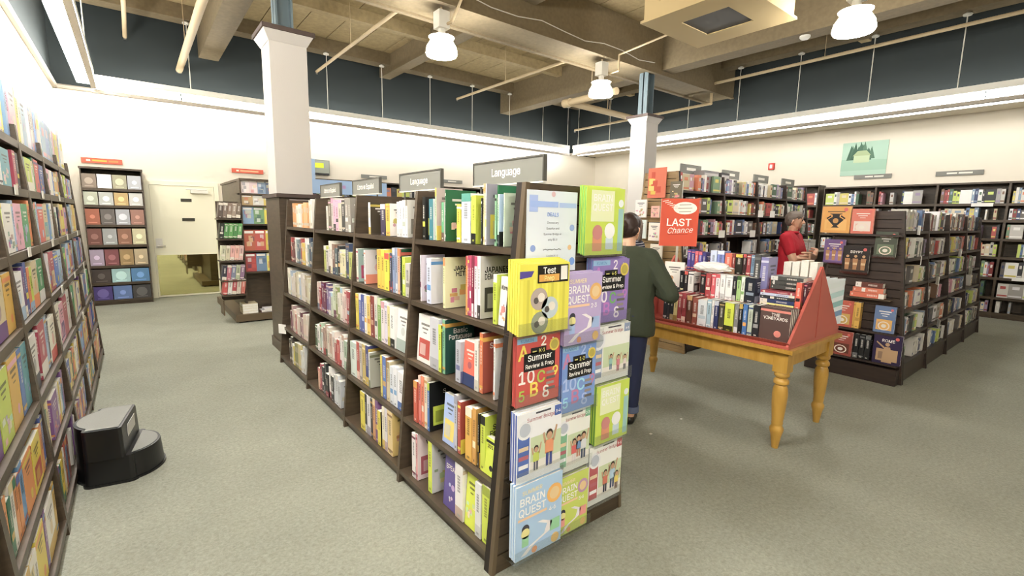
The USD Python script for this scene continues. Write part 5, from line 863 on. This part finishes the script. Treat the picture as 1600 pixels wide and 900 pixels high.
def person(label, loc, rotz, H, sex, skin, hair, top, legs, shoes, arms, long_top=False, sleeve=1.0, head_turn=0.0, hair_kind='short', collar=None, stripes=None, width=1.0):
    """Faces -y in its own frame, right hand towards -x. arms: (elbow, wrist, hand direction, palm normal) per side, for H = 1."""
    t = thing('person', label, 'person', loc, rotz); s = H; W = width
    S = lambda x, y, z, r: (x * s, y * s, z * s, r * s)
    sh = .118 * W if sex == 'm' else .10 * W
    torso = [hull(S(-.07 * W, 0, .53, .062), S(.07 * W, 0, .53, .062), S(-.06 * W, 0, .60, .058), S(.06 * W, 0, .60, .058)),
             hull(S(-.06 * W, 0, .60, .058), S(.06 * W, 0, .60, .058), S(-.07 * W, -.004, .71, .064), S(.07 * W, -.004, .71, .064)),
             hull(S(-.07 * W, -.004, .71, .064), S(.07 * W, -.004, .71, .064), S(-sh * .85, .006, .80, .036), S(sh * .85, .006, .80, .036), S(0, .01, .815, .04))]
    neck = [hull(S(0, .008, .81, .036), S(0, -.004, .875, .032))]
    ct, st = math.cos(head_turn), math.sin(head_turn)
    def Hd(x, y, z, r): return S(x * ct - y * st, x * st + y * ct - .006, z, r)
    head = [hull(Hd(0, .012, .945, .048), Hd(0, -.012, .948, .044), Hd(0, .005, .925, .046)), hull(Hd(0, -.015, .93, .042), Hd(0, -.032, .886, .02), Hd(-.016, -.02, .89, .02), Hd(.016, -.02, .89, .02)),
            hull(Hd(0, -.052, .93, .006), Hd(0, -.064, .911, .008), Hd(-.008, -.055, .909, .006), Hd(.008, -.055, .909, .006)),
            hull(Hd(-.047, .006, .925, .009), Hd(-.049, .012, .908, .007)), hull(Hd(.047, .006, .925, .009), Hd(.049, .012, .908, .007))]
    lg = []
    for q in (-1, 1):
        lg += chain([S(q * .052, 0, .52, .05 * W), S(q * .05, -.006, .29, .033), S(q * .05, .01, .2, .03), S(q * .048, .012, .05, .024)])
        lg.append(hull(S(q * .048, .014, .022, .021), S(q * .05, -.085, .012, .012), S(q * .062, -.06, .014, .013)))
    am, sl, cuffs = [], [], []
    for q, (el, wr, hd, pn) in zip((-1, 1), arms):
        el, wr = V3(*el), V3(*wr); shd = V3(q * sh, .006, .795); a = chain([S(*shd, .038), S(*el, .028), S(*wr, .018)]); am += a + hand(wr * s, V3(*hd), V3(*pn), s * .98, .55, q)
        j = [S(*shd, .046), S(*(shd + (el - shd) * min(1, sleeve * 1.0)), .038 if sleeve > .6 else .044)]
        if sleeve > 1: j.append(S(*(el + (wr - el) * (sleeve - 1)), .027))
        sl += chain(j)
    MB().tm(fuse(torso + neck + head + lg + am, .014, 5)).build('body', skin, t, smooth=True)
    f = .012; grow = lambda b: b
    low = .46 if long_top else .525
    tp = [hull(S(-.072 * W, 0, low, .066 * (1.08 if long_top else 1)), S(.072 * W, 0, low, .066 * (1.08 if long_top else 1)), S(-.062 * W, 0, .60, .066), S(.062 * W, 0, .60, .066)),
          hull(S(-.062 * W, 0, .60, .066), S(.062 * W, 0, .60, .066), S(-.072 * W, -.005, .71, .072), S(.072 * W, -.005, .71, .072)),
          hull(S(-.072 * W, -.005, .71, .072), S(.072 * W, -.005, .71, .072), S(-sh * .88, .006, .80, .042), S(sh * .88, .006, .80, .042), S(0, .012, .812, .044))]
    cut = manifold3d.Manifold.cube((1, 1, .3), True).translate((0, 0, (low - .02) * s - .15))
    m_ = manifold3d.Manifold.batch_boolean(tp + sl, manifold3d.OpType.Add) - cut
    mm = m_.refine_to_length(.016).to_mesh(); tt = trimesh.Trimesh(mm.vert_properties[:, :3], mm.tri_verts); trimesh.smoothing.filter_taubin(tt, iterations=5)
    v = np.array(tt.vertices); n_ = meshkit.fbm(v * 16, 3, 5) - .5; v += tt.vertex_normals * (n_ * .012)[:, None]
    MB().add(v, tt.faces).build('top', top, t, smooth=True)
    if stripes is not None:
        for z in np.arange(.6, .8, .03):
            pass
    pants = []
    for q in (-1, 1): pants += chain([S(q * .05, 0, .535, .07 * W), S(q * .05, -.006, .29, .049), S(q * .05, .01, .085, .035)])
    MB().tm(fuse(pants + [hull(S(-.06 * W, 0, .54, .066), S(.06 * W, 0, .54, .066))], .018, 5)).build('trousers', legs, t, smooth=True)
    for q in (-1, 1):
        MB().tm(fuse([hull(S(q * .048, .016, .024, .026), S(q * .05, -.09, .014, .017), S(q * .062, -.065, .016, .017), S(q * .04, -.065, .016, .017))], .015, 3)).build('shoe', shoes, t, smooth=True)
        if long_top: MB().lathe([(.036 * s, .085 * s), (.04 * s, .085 * s), (.04 * s, .115 * s), (.036 * s, .115 * s)], at=(q * .05 * s, .01 * s, -.02 * s), n=18).build('trouser_cuff', M['jeanlight'], t, smooth=40)
    hb = [hull(Hd(0, .015, .949, .0505), Hd(0, -.010, .952, .047), Hd(0, .018, .93, .049)), hull(Hd(-.03, .018, .92, .026), Hd(.03, .018, .92, .026), Hd(0, .03, .905, .022))]
    face_cut = hull(Hd(0, -.075, .915, .042), Hd(-.02, -.075, .87, .042), Hd(.02, -.075, .87, .042), Hd(0, -.08, .93, .04)); ears = hull(Hd(-.06, -.012, .90, .026), Hd(.06, -.012, .90, .026), Hd(0, -.04, .86, .03))
    if hair_kind == 'bun': hb.append(hull(Hd(0, .062, .94, .024), Hd(0, .058, .93, .022)))
    if hair_kind == 'long': hb.append(hull(Hd(-.03, .028, .93, .03), Hd(.03, .028, .93, .03), Hd(-.03, .03, .85, .024), Hd(.03, .03, .85, .024)))
    hm = (manifold3d.Manifold.batch_boolean(hb, manifold3d.OpType.Add) - face_cut - ears).refine_to_length(.01).to_mesh(); ht = trimesh.Trimesh(hm.vert_properties[:, :3], hm.tri_verts); trimesh.smoothing.filter_taubin(ht, iterations=3)
    v = np.array(ht.vertices); v += ht.vertex_normals * ((meshkit.fbm(v * [60, 60, 25], 3, 2) - .5) * .012)[:, None]; MB().add(v, ht.faces).build('hair', hair, t, smooth=True)
    for q in (-1, 1):
        x, y, z, r = Hd(q * .017, -.0525, .929, .0055); m_ = trimesh.creation.icosphere(2, r); MB().tm(m_, M=trimesh.transformations.translation_matrix((x, y, z))).build('eye', M['eye'], t, smooth=True)
        a, b = Hd(q * .009, -.056, .9395, .003), Hd(q * .026, -.050, .9395, .003); MB().tube(a[:3], b[:3], .0025 * s, n=6).build('eyebrow', hair, t)
    a, b = Hd(-.013, -.0505, .893, 1), Hd(.013, -.0505, .893, 1); MB().tube(a[:3], b[:3], .003 * s, n=8).build('mouth', M['lip'], t)
    if collar is not None:
        MB().tm(trimesh.creation.torus(.042 * s, .010 * s, 24, 8), M=trimesh.transformations.translation_matrix((0, .006 * s, .838 * s))).build('collar', collar, t, smooth=True)
    return t
M['skin'] = plain('skin', C('d6a88c'), .55); M['eye'] = plain('eye_dark', C('2a201c'), .3); M['lip'] = plain('lip', C('a8604f'), .5)
M['olive'] = plain('dark_olive_knit', C('343a2a'), .9, bump=.3, scale=260); M['jean'] = plain('navy_denim', C('232a48'), .85, bump=.2, scale=300); M['jeanlight'] = plain('pale_denim_cuff', C('5a6480'), .85)
M['redshirt'] = plain('red_polo_cotton', C('ba1f30'), .8, bump=.15, scale=200); M['khaki'] = plain('dark_khaki_cotton', C('3a3630'), .85); M['brownhair'] = plain('dark_brown_hair', C('2e1d18'), .5); M['greyhair'] = plain('greying_brown_hair', C('6e625a'), .55); M['palegreyhair'] = plain('grey_brown_hair', C('7a6c62'), .55)
M['stripe'] = mat('navy_striped_cotton', {'g': ('geometry', {}), 's': ('separate_xyz', {}), 'm': ('math', {'math_type': 'multiply', 'value2': 38.0}), 'f': ('math', {'math_type': 'fraction'}), 'r': ('rgb_ramp', {'ramp': [(0, C('2a3048')), (.68, C('2a3048')), (.7, C('d8d8dc')), (1, C('d8d8dc'))], 'interpolate': False}), 'p': ('principled_bsdf', {'roughness': .85})},
    [('g.position', 's.vector'), ('s.z', 'm.value1'), ('m.value', 'f.value1'), ('f.value', 'r.fac'), ('r.color', 'p.base_color')])
# the woman at the table: turned to the books, right elbow out, hands together in front
WOM = ((-.2, .05, .64), (-.06, -.13, .66), (.9, -.35, .0), (.1, .5, -1)), ((.15, .02, .62), (.07, -.14, .64), (-.8, -.5, .1), (0, .5, -1))
person('woman in a long olive cardigan and navy jeans, reading at the table', (2.92, 2.30, 0), 122, 1.64, 'f', M['skin'], M['brownhair'], M['olive'], M['jean'], M['black'], WOM, True, 1.72, -.35, 'bun')
MAN = ((-.155, -.06, .64), (.05, -.15, .67), (1, .1, .12), (0, 1, .1)), ((.155, -.06, .635), (-.06, -.165, .655), (-1, .1, .1), (0, 1, 0))
person('man in a red polo shirt, arms folded, beyond the far bookcase', (6.85, 2.72, 0), 8, 1.745, 'm', M['skin'], M['greyhair'], M['redshirt'], M['khaki'], M['black'], MAN, False, .62, .15, 'short', M['redshirt'], width=1.12)
SEC = ((-.15, .0, .62), (-.05, -.13, .62), (1, -.2, 0), (0, .5, -1)), ((.15, .0, .62), (.05, -.13, .62), (-1, -.2, 0), (0, .5, -1))
person('person with grey-brown hair in a navy striped top, half hidden behind the woman', (4.24, 3.28, 0), 200, 1.63, 'f', M['skin'], M['palegreyhair'], M['stripe'], M['jean'], M['black'], SEC, False, 1.4, .6, 'long')
b_ = [('f0eee8', 'lowest pale'), ('e4e0d8', 'second pale'), ('d8d8d4', 'third pale'), ('c8c4b0', 'topmost pale')]
t = thing('display_stand', 'dark low stand behind the far bookcase end, carrying a flat pile of pale books', 'display stand', (7.25, 2.95, 0)); MB().box((0, -.3, 0), (.9, .02, 1.16)).build('casing', M['shelf'], t); MB().box((-.02, -.32, 1.16), (.92, .02, 1.19)).build('top_board', M['shelf'], t)
for k, (c, nme) in enumerate(b_): book('hardback', f'{nme} book of the flat pile beside the man in red', (7.42, 2.95, 1.192 + .042 * k), 0, .18, .04, .25, c, c, 'a8a498', '', 9000 + k, flat=True)
